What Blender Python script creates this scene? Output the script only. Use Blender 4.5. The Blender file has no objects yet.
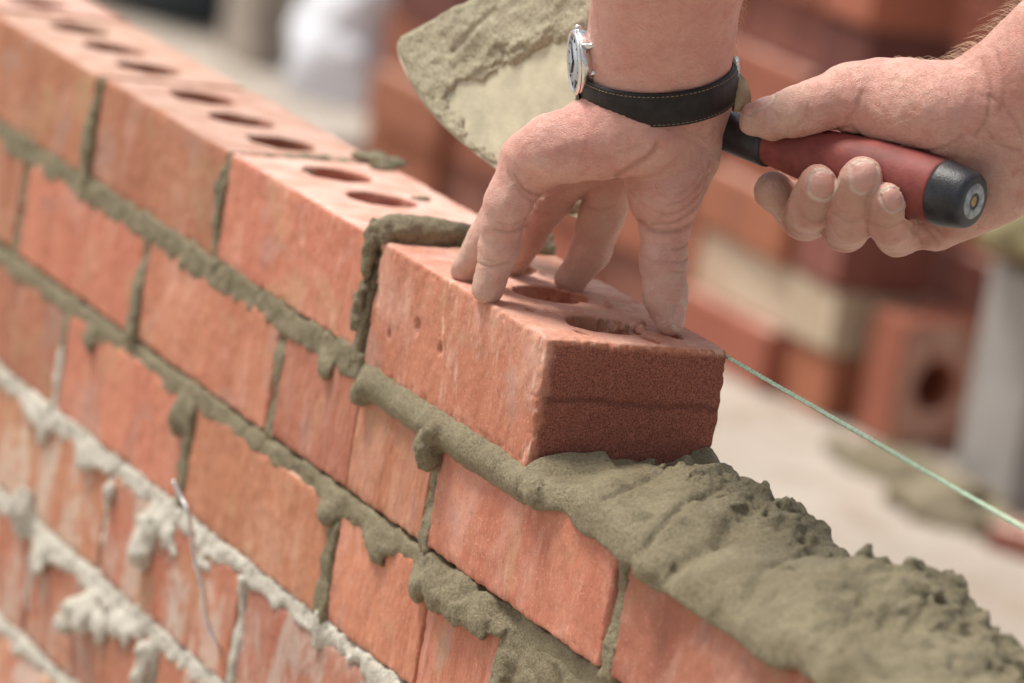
import bpy, math, random
import numpy as np
from concurrent.futures import ThreadPoolExecutor
from mathutils import Vector, Matrix
R = math.radians
random.seed(4)
scene = bpy.context.scene
COL = scene.collection
# ---------------------------------------------------------------- survey frame (millimetres)
RC = np.array([[0.40948342, 0.89835042, 0.15902782],
               [0.24512997, 0.05956252, -0.96765883],
               [-0.87876881, 0.43522273, -0.19582274]])   # rows: right, down, forward
CC = np.array([2170.21719451, -1095.30936899, 546.01209967])
FF = 4911.065676764702
def W(u, v, d):
    """surveyed point (photo column, photo row, distance) -> world millimetres"""
    return CC + d * (RC.T @ np.array([(u - 512) / FF, (v - 341.5) / FF, 1.0]))
def pix(P):
    c = (P - CC) @ RC.T
    return 512 + FF * c[..., 0] / c[..., 2], 341.5 + FF * c[..., 1] / c[..., 2], c[..., 2]
def D(r, d, f):
    v = RC.T @ np.array([r, d, f], float)
    return v / np.linalg.norm(v)

# ---------------------------------------------------------------- noise
def _h(ix, iy, iz, s):
    n = (ix * 374761393 + iy * 668265263 + iz * 2147483647 + s * 1274126177) & 0xffffffff
    n = ((n ^ (n >> 13)) * 1274126177) & 0xffffffff
    n = n ^ (n >> 16)
    return (n & 0xffff).astype(np.float32) / 32767.5 - 1
def vnoise(P, s=0):
    f = np.floor(P); t = (P - f).astype(np.float32); i = f.astype(np.int64)
    t = t * t * t * (t * (t * 6 - 15) + 10)
    x, y, z = i[:, 0], i[:, 1], i[:, 2]; a, b, c = t[:, 0], t[:, 1], t[:, 2]
    r = 0
    for dx in (0, 1):
        for dy in (0, 1):
            for dz in (0, 1):
                w = (a if dx else 1 - a) * (b if dy else 1 - b) * (c if dz else 1 - c)
                r = r + w * _h(x + dx, y + dy, z + dz, s)
    return r
def fbm(P, scale, octs=3, s=0, gain=.5):
    r = 0; a = 1; q = P / scale
    for o in range(octs):
        r = r + a * vnoise(q + 17.3 * o, s + o); a *= gain; q = q * 2.03
    return r

# ---------------------------------------------------------------- implicit surfaces
def smin(a, b, k):
    h = np.maximum(k - np.abs(a - b), 0) / k
    return np.minimum(a, b) - h * h * k * .25
def smax(a, b, k): return -smin(-a, -b, k)
def cone(P, a, b, ra, rb):
    a = np.asarray(a, float); b = np.asarray(b, float)
    ab = b - a; t = np.clip(((P - a) @ ab) / (ab @ ab), 0, 1)
    return np.linalg.norm(P - a - t[:, None] * ab, axis=1) - (ra + (rb - ra) * t)
def chain(P, pts, k=3):
    """pts: list of (xyz, radius)"""
    d = None
    for (a, ra), (b, rb) in zip(pts[:-1], pts[1:]):
        c = cone(P, a, b, ra, rb); d = c if d is None else smin(d, c, k)
    return d
def box(P, lo, hi, r=0):
    lo = np.asarray(lo, float); hi = np.asarray(hi, float)
    q = np.abs(P - (lo + hi) / 2) - (hi - lo) / 2 + r
    return np.linalg.norm(np.maximum(q, 0), axis=1) + np.minimum(q.max(axis=1), 0) - r
POOL = ThreadPoolExecutor(4)
def evalp(fn, P, ch=60000):
    return np.concatenate(list(POOL.map(lambda s_: np.asarray(fn(P[s_:s_ + ch]), np.float32), range(0, len(P), ch)))) if len(P) else np.zeros(0, np.float32)
def extract(fn, lo, hi, vox, band=3.0, cf=4):
    """surface nets of fn over a box; only points near the surface are evaluated finely"""
    lo = np.asarray(lo, float); hi = np.asarray(hi, float)
    nb = np.ceil((hi - lo) / (vox * cf)).astype(int) + 1
    g = [lo[i] + (np.arange(nb[i]) + .5) * vox * cf for i in range(3)]
    X, Y, Z = np.meshgrid(*g, indexing='ij')
    dc = evalp(fn, np.stack([X.ravel(), Y.ravel(), Z.ravel()], 1)).reshape(nb)
    near = np.abs(dc) < vox * cf * .9 + band * .4
    N = nb * cf
    V = np.repeat(np.repeat(np.repeat(dc, cf, 0), cf, 1), cf, 2).astype(np.float32)
    M = np.repeat(np.repeat(np.repeat(near, cf, 0), cf, 1), cf, 2)
    idx = np.argwhere(M)
    V[M] = evalp(fn, lo + (idx + .5) * vox)
    V[0] = V[-1] = 9; V[:, 0] = V[:, -1] = 9; V[:, :, 0] = V[:, :, -1] = 9
    S = V < 0
    c = np.zeros(np.array(S.shape) - 1, np.int8)
    for a in (0, 1):
        for b in (0, 1):
            for e in (0, 1):
                c += S[a:S.shape[0] - 1 + a, b:S.shape[1] - 1 + b, e:S.shape[2] - 1 + e]
    cells = np.argwhere((c > 0) & (c < 8))
    vid = -np.ones(c.shape, np.int32); vid[tuple(cells.T)] = np.arange(len(cells))
    cor = {}
    for a in (0, 1):
        for b in (0, 1):
            for e in (0, 1):
                cor[a, b, e] = V[cells[:, 0] + a, cells[:, 1] + b, cells[:, 2] + e]
    acc = np.zeros((len(cells), 3)); cnt = np.zeros(len(cells))
    for ax in range(3):
        for p in (0, 1):
            for q in (0, 1):
                k0 = [p, q]; k0.insert(ax, 0); k1 = [p, q]; k1.insert(ax, 1)
                v0 = cor[tuple(k0)]; v1 = cor[tuple(k1)]; m = (v0 < 0) != (v1 < 0)
                t = v0[m] / (v0[m] - v1[m]); pt = np.tile(np.array(k0, float), (m.sum(), 1)); pt[:, ax] = t
                acc[m] += pt; cnt[m] += 1
    verts = lo + (cells + acc / cnt[:, None] + .5) * vox
    quads = []
    for ax in range(3):
        sl0 = [slice(1, -1)] * 3; sl1 = [slice(1, -1)] * 3; sl0[ax] = slice(0, -1); sl1[ax] = slice(1, None)
        A = S[tuple(sl0)]; B = S[tuple(sl1)]
        e = np.argwhere(A != B); ins = A[A != B]
        e = e + 1; e[:, ax] -= 1
        u, w = [(1, 2), (2, 0), (0, 1)][ax]
        def vv(du, dw):
            q = e.copy(); q[:, u] -= du; q[:, w] -= dw
            return vid[q[:, 0], q[:, 1], q[:, 2]]
        Q = np.stack([vv(1, 1), vv(0, 1), vv(0, 0), vv(1, 0)], 1)
        Q[~ins] = Q[~ins][:, ::-1]
        quads.append(Q)
    Q = np.concatenate(quads)
    Q = Q[(Q >= 0).all(axis=1)]
    return verts, Q

# ---------------------------------------------------------------- objects
def mkobj(name, verts, faces, mat, parent=None, smooth=True, origin=None, attrs=None):
    """verts in world mm (or in the local mm of the parent when origin is None and parent is an Empty at 0)"""
    verts = np.asarray(verts, float) / 1000.0
    o0 = np.zeros(3) if origin is None else np.asarray(origin, float) / 1000.0
    me = bpy.data.meshes.new(name)
    if isinstance(faces, np.ndarray):
        n = len(faces); k = faces.shape[1]
        me.vertices.add(len(verts)); me.vertices.foreach_set('co', (verts - o0).astype(np.float32).ravel())
        me.loops.add(n * k); me.loops.foreach_set('vertex_index', faces.astype(np.int32).ravel())
        me.polygons.add(n); me.polygons.foreach_set('loop_start', np.arange(0, n * k, k, dtype=np.int32))
        me.update(calc_edges=True)
    else:
        me.from_pydata([tuple(v - o0) for v in verts], [], faces); me.update()
    if smooth: me.polygons.foreach_set('use_smooth', np.ones(len(me.polygons), bool))
    for k, a in (attrs or {}).items():
        at = me.attributes.new(k, 'FLOAT', 'POINT'); at.data.foreach_set('value', np.asarray(a, np.float32))
    me.validate()
    if mat: me.materials.append(mat)
    o = bpy.data.objects.new(name, me); COL.objects.link(o)
    o.location = o0
    if parent is not None:
        wl = Vector((0, 0, 0)); q_ = parent
        while q_ is not None: wl = wl + q_.location; q_ = q_.parent
        o.parent = parent; o.location = Vector(o0) - wl
    return o
def thing(name, label, cat, loc=(0, 0, 0), group=None):
    o = bpy.data.objects.new(name, None); COL.objects.link(o); o.empty_display_size = .03
    o.location = Vector(loc) / 1000; o['label'] = label; o['category'] = cat
    if group: o['group'] = group
    return o
def tag(o, label, cat, group=None, kind=None):
    if label: o['label'] = label
    if cat: o['category'] = cat
    if group: o['group'] = group
    if kind: o['kind'] = kind
    return o
class MB:
    def __init__(s): s.v = []; s.f = []
    def add(s, v, f):
        n = len(s.v); s.v += [np.asarray(p, float) for p in v]; s.f += [tuple(i + n for i in q) for q in f]; return s
    def tube(s, pts, rads, n=16, caps=True, prof=None):
        pts = [np.asarray(p, float) for p in pts]
        if not hasattr(rads, '__len__'): rads = [rads] * len(pts)
        up = None; rings = []
        for i, p in enumerate(pts):
            t = pts[min(i + 1, len(pts) - 1)] - pts[max(i - 1, 0)]; t = t / np.linalg.norm(t)
            if up is None:
                up = np.cross(t, [0, 0, 1]); 
                if np.linalg.norm(up) < .1: up = np.cross(t, [0, 1, 0])
            up = up - t * (up @ t); up /= np.linalg.norm(up); w = np.cross(t, up)
            rings.append([p + rads[i] * (math.cos(a) * up + math.sin(a) * w) for a in np.arange(n) * 2 * math.pi / n])
        v = [q for r in rings for q in r]; f = []
        for i in range(len(pts) - 1):
            for j in range(n):
                f.append((i * n + j, i * n + (j + 1) % n, (i + 1) * n + (j + 1) % n, (i + 1) * n + j))
        if caps: f += [tuple(range(n))[::-1], tuple((len(pts) - 1) * n + j for j in range(n))]
        return s.add(v, f)
    def bx(s, lo, hi):
        x0, y0, z0 = lo; x1, y1, z1 = hi
        v = [(x0, y0, z0), (x1, y0, z0), (x1, y1, z0), (x0, y1, z0), (x0, y0, z1), (x1, y0, z1), (x1, y1, z1), (x0, y1, z1)]
        return s.add(v, [(0, 3, 2, 1), (4, 5, 6, 7), (0, 1, 5, 4), (1, 2, 6, 5), (2, 3, 7, 6), (3, 0, 4, 7)])
    def build(s, name, mat, parent=None, smooth=True, origin=None, bevel=0):
        o = mkobj(name, np.array(s.v), s.f, mat, parent, smooth, origin)
        if bevel:
            m = o.modifiers.new('bevel', 'BEVEL'); m.width = bevel / 1000; m.segments = 2; m.limit_method = 'ANGLE'
        if smooth:
            m = o.modifiers.new('wn', 'WEIGHTED_NORMAL') if bevel else None
            for e in o.data.edges: pass
        return o
def lathe(prof, a, b, n=40):
    """prof: (t along a->b in mm, radius)"""
    a = np.asarray(a, float); b = np.asarray(b, float); t = (b - a) / np.linalg.norm(b - a)
    up = np.cross(t, [0, 0, 1.0])
    if np.linalg.norm(up) < .1: up = np.cross(t, [0, 1.0, 0])
    up /= np.linalg.norm(up); w_ = np.cross(t, up); m = MB(); k = len(prof)
    v = [a + t * x + max(r, .01) * (math.cos(q) * up + math.sin(q) * w_) for x, r in prof for q in np.arange(n) * 2 * math.pi / n]
    f = [(i * n + j, i * n + (j + 1) % n, (i + 1) * n + (j + 1) % n, (i + 1) * n + j) for i in range(k - 1) for j in range(n)]
    f += [tuple(range(n))[::-1], tuple((k - 1) * n + j for j in range(n))]
    m.add(v, f); return m

# ---------------------------------------------------------------- materials
def mat(name):
    m = bpy.data.materials.new(name); m.use_nodes = True
    nt = m.node_tree; b = nt.nodes['Principled BSDF']
    return m, nt, b
class N:
    """small node helper"""
    def __init__(s, nt): s.nt = nt; s.L = nt.links.new
    def n(s, t, **k):
        x = s.nt.nodes.new(t)
        for a, v in k.items():
            if hasattr(x, a) and not a[0].isupper(): setattr(x, a, v)
        return x
    def link(s, a, b): s.nt.links.new(a, b)
    def val(s, sock, v):
        if isinstance(v, bpy.types.NodeSocket): s.link(v, sock)
        else: sock.default_value = v
    def noise(s, vec, scale, detail=4, rough=.55, dist=0):
        x = s.n('ShaderNodeTexNoise'); x.inputs['Scale'].default_value = scale; x.inputs['Detail'].default_value = detail
        x.inputs['Roughness'].default_value = rough; x.inputs['Distortion'].default_value = dist
        if vec: s.link(vec, x.inputs['Vector'])
        return x.outputs[0]
    def voro(s, vec, scale, feature='F1'):
        x = s.n('ShaderNodeTexVoronoi'); x.feature = feature; x.inputs['Scale'].default_value = scale
        if vec: s.link(vec, x.inputs['Vector'])
        return x.outputs[0]
    def ramp(s, v, a, b, lo=0, hi=1):
        x = s.n('ShaderNodeMapRange'); x.interpolation_type = 'SMOOTHSTEP'
        s.val(x.inputs[0], v); x.inputs[1].default_value = a; x.inputs[2].default_value = b
        x.inputs[3].default_value = lo; x.inputs[4].default_value = hi; return x.outputs[0]
    def math(s, op, a, b=0, c=None):
        x = s.n('ShaderNodeMath'); x.operation = op; s.val(x.inputs[0], a); s.val(x.inputs[1], b)
        if c is not None: s.val(x.inputs[2], c)
        return x.outputs[0]
    def mix(s, f, a, b, mode='MIX'):
        x = s.n('ShaderNodeMix'); x.data_type = 'RGBA'; x.blend_type = mode
        s.val(x.inputs[0], f)
        for sk, v in ((x.inputs[6], a), (x.inputs[7], b)):
            if isinstance(v, tuple): sk.default_value = (*v[:3], 1)
            else: s.link(v, sk)
        return x.outputs[2]
    def mapping(s, vec, scale=(1, 1, 1), loc=None, rot=None):
        x = s.n('ShaderNodeMapping'); s.link(vec, x.inputs[0]); x.inputs['Scale'].default_value = scale
        if loc is not None: s.val(x.inputs['Location'], loc)
        if rot is not None: x.inputs['Rotation'].default_value = rot
        return x.outputs[0]
    def bump(s, h, strength, dist=.001, normal=None):
        x = s.n('ShaderNodeBump'); x.inputs['Strength'].default_value = strength; x.inputs['Distance'].default_value = dist
        s.link(h, x.inputs['Height'])
        if normal: s.link(normal, x.inputs['Normal'])
        return x.outputs[0]

def brick_mat(name, tone=1.0, smear=0.0, header=False, bloom=.5, plain=False, base=(.50, .176, .090), base2=(.42, .130, .064)):
    m, nt, b = mat(name); g = N(nt)
    tc = g.n('ShaderNodeTexCoord').outputs['Object']; oi = g.n('ShaderNodeObjectInfo')
    off = g.n('ShaderNodeCombineXYZ'); r = oi.outputs['Random']
    g.link(g.math('MULTIPLY', r, 7.3), off.inputs[0]); g.link(g.math('MULTIPLY', r, 3.1), off.inputs[1]); g.link(g.math('MULTIPLY', r, 5.7), off.inputs[2])
    va = g.n('ShaderNodeVectorMath'); va.operation = 'ADD'; g.link(tc, va.inputs[0]); g.link(off.outputs[0], va.inputs[1]); p = va.outputs[0]
    st = g.mapping(p, (1, 1, .22)); drag = g.mapping(p, (1, 1, .07))
    n1 = g.noise(st, 22, 5, .6)
    c = g.mix(g.ramp(n1, .35, .65), tuple(x * tone for x in base), tuple(x * tone for x in base2))
    if not plain:
        n2 = g.noise(g.mapping(p, (1, 1, .6)), 22, 7, .7, .5)
        c = g.mix(g.math('MULTIPLY', g.ramp(n2, .48, .68), bloom), c, (.66, .37, .275))          # pink bloom
        n3 = g.noise(drag, 240, 4, .6)
        c = g.mix(g.math('MULTIPLY', g.ramp(n3, .5, .75), .16), c, (.62, .30, .19))               # drag streaks
        c = g.mix(g.math('MULTIPLY', g.ramp(n3, .5, .28), .16), c, (.38, .13, .075))
        n4 = g.noise(p, 19, 4, .55, .3)
        c = g.mix(g.math('MULTIPLY', g.ramp(n4, .57, .70), .5), c, (.37, .235, .19))               # grey-purple kiln marks
        n5 = g.noise(p, 17, 4, .55)
        c = g.mix(g.math('MULTIPLY', g.ramp(n5, .56, .70), .45), c, (.47, .30, .15))
        n7 = g.noise(g.mapping(p, (1, 1, .7)), 33, 5, .65)
        c = g.mix(g.math('MULTIPLY', g.ramp(n7, .46, .32), .45), c, (.36, .125, .07))               # ochre patches
        pit = g.ramp(g.voro(p, 95), .05, .11); pm = g.ramp(g.noise(p, 60, 2), .52, .6)
        pits = g.math('MULTIPLY', g.math('SUBTRACT', 1.0, pit), pm)
        c = g.mix(g.math('MULTIPLY', pits, .55), c, (.28, .08, .04))
        fl = g.math('MULTIPLY', g.ramp(g.noise(g.mapping(p, (1, 1, .38)), 190, 4, .7, .5), .54, .62), g.ramp(g.noise(p, 26, 4, .6), .46, .6))
        c = g.mix(g.math('MULTIPLY', fl, .55 if header else .16), c, (.74, .52, .40))                                   # pale scuffs
        sp = g.ramp(g.noise(p, 520, 3, .6), .58, .66)
        c = g.mix(g.math('MULTIPLY', sp, .35), c, (.72, .45, .34))
        sd = g.ramp(g.noise(p, 380, 4, .65), .42, .34)
        c = g.mix(g.math('MULTIPLY', sd, .35), c, (.25, .07, .035))
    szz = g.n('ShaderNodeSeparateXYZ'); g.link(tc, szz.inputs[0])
    c = g.mix(g.math('MULTIPLY', g.ramp(szz.outputs[2], .0638, .0646), g.ramp(g.noise(p, 40, 4), .3, .7, *((.12, .45) if header else (.35, .85)))), c, (.72, .47, .38))   # powdery bed face, with the glare on lit tops painted into the colour
    if smear:
        n6 = g.noise(g.mapping(p, (1, 1, .45)), 26, 6, .68, .8)
        c = g.mix(g.math('MULTIPLY', g.ramp(n6, .46, .60), smear), c, (.62, .565, .47))             # dried mortar film
    hgt = g.math('ADD', g.math('MULTIPLY', g.noise(p, 420, 5, .65), .6), g.math('MULTIPLY', g.noise(drag, 300, 3), .5))
    if not plain: hgt = g.math('SUBTRACT', hgt, g.math('MULTIPLY', pits, 1.2))
    nrm = g.bump(hgt, .55, .0009)
    if header:
        sx = g.n('ShaderNodeSeparateXYZ'); g.link(tc, sx.inputs[0])
        ed = g.math('ADD', sx.outputs[0], g.math('MULTIPLY', g.math('SUBTRACT', g.noise(p, 160, 4, .7), .5), .0042))
        hm = g.ramp(ed, .2122, .2140)
        # worn edges stay orange
        fy = g.math('ADD', sx.outputs[1], g.math('MULTIPLY', g.math('SUBTRACT', g.noise(p, 120, 4, .7), .5), .012))
        hm = g.math('MULTIPLY', hm, g.ramp(fy, .0015, .006))
        fz = g.math('ADD', sx.outputs[2], g.math('MULTIPLY', g.math('SUBTRACT', g.noise(p, 150, 4, .7), .5), .006))
        hm = g.math('MULTIPLY', hm, g.ramp(fz, .0635, .0605))
        gr = g.noise(p, 1150, 3, .85)
        hc = g.mix(g.ramp(gr, .35, .68), (.14, .030, .018), (.50, .150, .082))
        hc = g.mix(g.math('MULTIPLY', g.ramp(g.noise(p, 45, 3), .5, .7), .35), hc, (.34, .11, .055))
        ln = g.math('ABSOLUTE', g.math('SUBTRACT', g.math('ADD', sx.outputs[2], g.math('MULTIPLY', g.noise(p, 60, 4, .7), .012)), .0415))
        hc = g.mix(g.math('MULTIPLY', g.ramp(ln, .0026, .0004), .5), hc, (.09, .024, .015))
        c = g.mix(hm, c, hc)
        nb = g.bump(g.noise(p, 1150, 3, .85), .8, .0011)
        mx = g.n('ShaderNodeMix'); mx.data_type = 'VECTOR'; g.link(hm, mx.inputs[0]); g.link(nrm, mx.inputs[4]); g.link(nb, mx.inputs[5]); nrm = mx.outputs[1]
    hv = g.n('ShaderNodeHueSaturation'); g.link(c, hv.inputs['Color'])
    g.link(g.ramp(r, 0, 1, .84, 1.12), hv.inputs['Value']); g.link(g.ramp(g.math('FRACT', g.math('MULTIPLY', r, 9.7)), 0, 1, .497, .508), hv.inputs['Hue'])
    hv.inputs['Saturation'].default_value = .95; g.link(hv.outputs[0], b.inputs['Base Color']); b.inputs['Roughness'].default_value = .78
    b.inputs['Specular IOR Level'].default_value = .45
    g.link(nrm, b.inputs['Normal'])
    return m
def mortar_mat(name, c1, c2, damp=0):
    m, nt, b = mat(name); g = N(nt); p = g.n('ShaderNodeTexCoord').outputs['Object']
    n1 = g.noise(p, 30, 5, .6); n2 = g.noise(p, 620, 4, .8); n3 = g.voro(p, 700)
    c = g.mix(g.ramp(n1, .32, .68), c1, c2)
    c = g.mix(g.math('MULTIPLY', g.ramp(n2, .50, .60), .4), c, tuple(min(1, x * 1.5) for x in c2))
    c = g.mix(g.math('MULTIPLY', g.ramp(n2, .46, .38), .6), c, tuple(x * .45 for x in c1))
    g.link(c, b.inputs['Base Color']); b.inputs['Roughness'].default_value = .82 if not damp else .52
    b.inputs['Specular IOR Level'].default_value = .3
    h = g.math('ADD', g.math('MULTIPLY', n2, .8), g.math('MULTIPLY', g.noise(p, 260, 4, .7), .8))
    g.link(g.bump(h, .9, .0021), b.inputs['Normal'])
    return m
def plain_mat(name, col, rough=.6, metal=0, nscale=60, var=.15, bump=.2, bd=.0006, spec=.5):
    m, nt, b = mat(name); g = N(nt); p = g.n('ShaderNodeTexCoord').outputs['Object']
    n = g.noise(p, nscale, 5, .6)
    c = g.mix(g.ramp(n, .3, .7), tuple(x * (1 - var) for x in col), tuple(min(1, x * (1 + var)) for x in col))
    g.link(c, b.inputs['Base Color']); b.inputs['Roughness'].default_value = rough; b.inputs['Metallic'].default_value = metal
    b.inputs['Specular IOR Level'].default_value = spec
    if bump: g.link(g.bump(g.noise(p, nscale * 8, 4, .6), bump, bd), b.inputs['Normal'])
    return m
def skin_mat(name, tone=(1, 1, 1)):
    m, nt, b = mat(name); g = N(nt); p = g.n('ShaderNodeTexCoord').outputs['Object']
    at = lambda s: (lambda x: (setattr(x, 'attribute_name', s), x.outputs['Fac'])[1])(g.n('ShaderNodeAttribute'))
    T = lambda c: tuple(a * b_ for a, b_ in zip(c, tone))
    n1 = g.noise(p, 38, 5, .6); n2 = g.noise(p, 120, 4, .6, .4)
    c = g.mix(g.ramp(n1, .3, .7), T((.72, .445, .360)), T((.62, .325, .262)))
    c = g.mix(g.math('MULTIPLY', g.ramp(n2, .50, .68), .5), c, T((.62, .265, .21)))
    c = g.mix(g.math('MULTIPLY', g.ramp(n2, .45, .28), .35), c, T((.72, .52, .41)))
    c = g.mix(g.math('MULTIPLY', g.ramp(g.noise(p, 520, 3, .6), .52, .64), .09), c, T((.40, .19, .15)))
    c = g.mix(g.math('MULTIPLY', at('red'), .55), c, T((.62, .27, .22)))
    dn = g.math('MULTIPLY', at('dust'), g.ramp(g.noise(p, 260, 5, .7), .3, .62, .45, 1.0))
    c = g.mix(g.math('MULTIPLY', dn, .45), c, (.52, .40, .29))
    c = g.mix(g.math('MULTIPLY', at('crease'), .5), c, T((.33, .15, .10)))
    c = g.mix(at('nail'), c, T((.60, .33, .27)))
    c = g.mix(at('nailrim'), c, (.70, .56, .45))
    g.link(c, b.inputs['Base Color'])
    rr = g.ramp(g.noise(p, 200, 3), .3, .7, .40, .58); rr = g.math('SUBTRACT', rr, g.math('MULTIPLY', at('nail'), .18))
    g.link(rr, b.inputs['Roughness'])
    b.inputs['Specular IOR Level'].default_value = .42
    b.inputs['Subsurface Weight'].default_value = .16; b.inputs['Subsurface Radius'].default_value = (1, .35, .2); b.inputs['Subsurface Scale'].default_value = .004
    vx = g.voro(p, 1100, 'DISTANCE_TO_EDGE'); vy = g.voro(g.mapping(p, (1, 1, 2.2), rot=(.4, .3, .8)), 420, 'DISTANCE_TO_EDGE')
    rg = g.math('ABSOLUTE', g.math('SUBTRACT', g.noise(g.mapping(p, (1, 1, 1.7), rot=(.2, .5, .3)), 190, 3, .6, .8), .5))
    h = g.math('ADD', g.math('MULTIPLY', g.ramp(vx, 0, .25), .16), g.math('MULTIPLY', g.ramp(vy, 0, .12), .22))
    h = g.math('ADD', h, g.math('MULTIPLY', g.ramp(rg, 0, .05), .45))
    h = g.math('ADD', h, g.math('MULTIPLY', g.noise(p, 90, 5, .6), 1.6))
    h = g.math('MULTIPLY', h, g.math('SUBTRACT', 1.0, g.math('MULTIPLY', at('nail'), .85)))
    g.link(g.bump(h, .6, .0009), b.inputs['Normal'])
    return m

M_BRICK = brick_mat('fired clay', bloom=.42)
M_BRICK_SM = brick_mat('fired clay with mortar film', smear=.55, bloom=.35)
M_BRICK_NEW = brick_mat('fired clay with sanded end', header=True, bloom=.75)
M_MORTAR = mortar_mat('fresh mortar', (.20, .168, .100), (.29, .247, .152), 1)
M_PALE = mortar_mat('dried pale mortar', (.56, .52, .43), (.72, .68, .58))
M_SKIN = skin_mat('skin')

# ================================================================ WALL
def brick_sdf(seed, header=False, chips=(), amp=.55):
    def fn(P):
        e = fbm(P, 26, 2, seed) * amp * .9 + fbm(P, 6, 2, seed + 5) * .28
        q = np.abs(P - np.array([107.5, 51.25, 32.5])) - np.array([107.5, 51.25, 32.5])
        edge = np.clip((q[:, [0, 0, 1]] + q[:, [1, 2, 2]]).max(axis=1) / 6 + 1, 0, 1)     # near an edge
        e = e + edge * (np.maximum(fbm(P, 4.5, 2, seed + 9), 0) * 2.3)
        d = box(P, (0, 0, 0), (215, 102.5, 65), 2.2) + e
        for i, hx in enumerate((42, 108, 174)):
            rr = np.hypot(P[:, 0] - hx, P[:, 1] - 51) - 20.5
            rr = rr + fbm(P, 9, 2, seed + 20 + i) * .8
            if header: rr = rr + np.maximum(fbm(P, 5, 2, seed + 31), 0) * 3.0 * (P[:, 2] > 55) * (P[:, 1] > 55)
            d = smax(d, -rr, 1.5)
        if header:
            g = np.exp(-((P[:, 2] - 35.5 - 1.6 * vnoise(P / 25, 77)) / 1.1) ** 2) * (P[:, 0] > 205)
            d = d + g * .5 + (P[:, 0] > 208) * (fbm(P, 3.0, 2, seed + 3) * .34 + fbm(P, 14, 2, seed + 6) * .5)
            # burrs and chips of the cut bed face
            for cx, cy, cz, cr in ((196, 28, 66, 3.4), (202, 64, 66.5, 5), (188, 84, 66, 4), (150, 20, 66.5, 3.2), (62, 18, 66.5, 3.4), 
                                   (60, -1.2, 34, 4.2), (92, -1.5, 30, 3.0), (28, -1, 22, 2.3), (150, 92, 66, 4)):
                d = smax(d, -(np.linalg.norm((P - np.array([cx, cy, cz])) * np.array([.55, 1, 1.0]) if cy > 0 else (P - np.array([cx, cy, cz])) * np.array([1, .8, .8]), axis=1) - cr + fbm(P, 3, 2, 8) * .8), 1)
            for cx, cy, cr in ((170, 72, 3.6), (178, 70, 3), (186, 66, 2.4), (128, 74, 2.8), (78, 70, 3.2), (60, 66, 3), (84, 74, 2.6)):
                d = smin(d, np.linalg.norm(P - np.array([cx, cy, 64.5]), axis=1) - cr + fbm(P, 3, 2, 8) * 1.2, 1.5)
        return d
    return fn
def brick_mesh(seed, vox, header=False):
    v, q = extract(brick_sdf(seed, header), (-5, -5, -5), (220, 108, 72), vox, 2.5)
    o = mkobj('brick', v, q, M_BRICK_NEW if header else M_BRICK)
    return o
wall = thing('brick_wall', 'half-built red brick wall with green-grey and pale mortar joints, running diagonally', 'wall', (0, 0, -450))
protos = [brick_mesh(s, 1.25) for s in (11, 47)]
first = [True, True]
rr = random.Random(9)
def lay(x0, x1, z0, hgt=65, smear=False, y=0, rot=0, label=None, near=True):
    k = rr.randrange(2)
    src = protos[k]
    if first[k]: o = src; first[k] = False
    else: o = src.copy(); COL.objects.link(o)
    o.parent = wall
    o.location = Vector((x0, y + rr.uniform(-.8, .8), z0)) / 1000 - wall.location
    o.scale = ((x1 - x0) / 215, 1, hgt / 65)
    o.rotation_euler = (R(rr.uniform(-.3, .3)), R(rr.uniform(-.25, .25)), R(rr.uniform(-.25, .25)))
    if smear:
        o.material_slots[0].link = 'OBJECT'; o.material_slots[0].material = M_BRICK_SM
    if label: o['label'] = label
    return o
courses = []
for c in range(6):
    z0 = -75 * c
    off = 0 if c % 2 == 0 else 112.5
    if c == 0: xs = [-225 - 225 * (i + 1) for i in range(9)]         # bricks already laid left of the new one
    else: xs = [(-225 * (i - 3)) - 215 + off for i in range(14)]
    for x in xs:
        if c == 0: x0 = x + 225 - 215 - 0; x0 = x + 0; x0, x1 = x + 5 - 0, x + 220
        else: x0, x1 = x, x + 215
        if x1 < -2330: continue
        if c == 1 and abs(x0 + 327.5) < 3:
            lay(x0 + 1, x0 + 111, z0); lay(x0 + 112.2, x1 - 1, z0); continue
        if c == 2 and abs(x0 + 215) < 3:
            lay(x0 + 1, x0 + 122, z0); lay(x0 + 123.2, x1 - 1, z0); continue
        if c == 2 and abs(x0 - 10) < 3:
            lay(x0 + 88, x1, z0); continue
        courses.append((c, x0, x1)); lay(x0 + (rr.uniform(-1.5, 1.5)), x1 + rr.uniform(-1.5, 1.5), z0, smear=(c >= 3))
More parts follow.
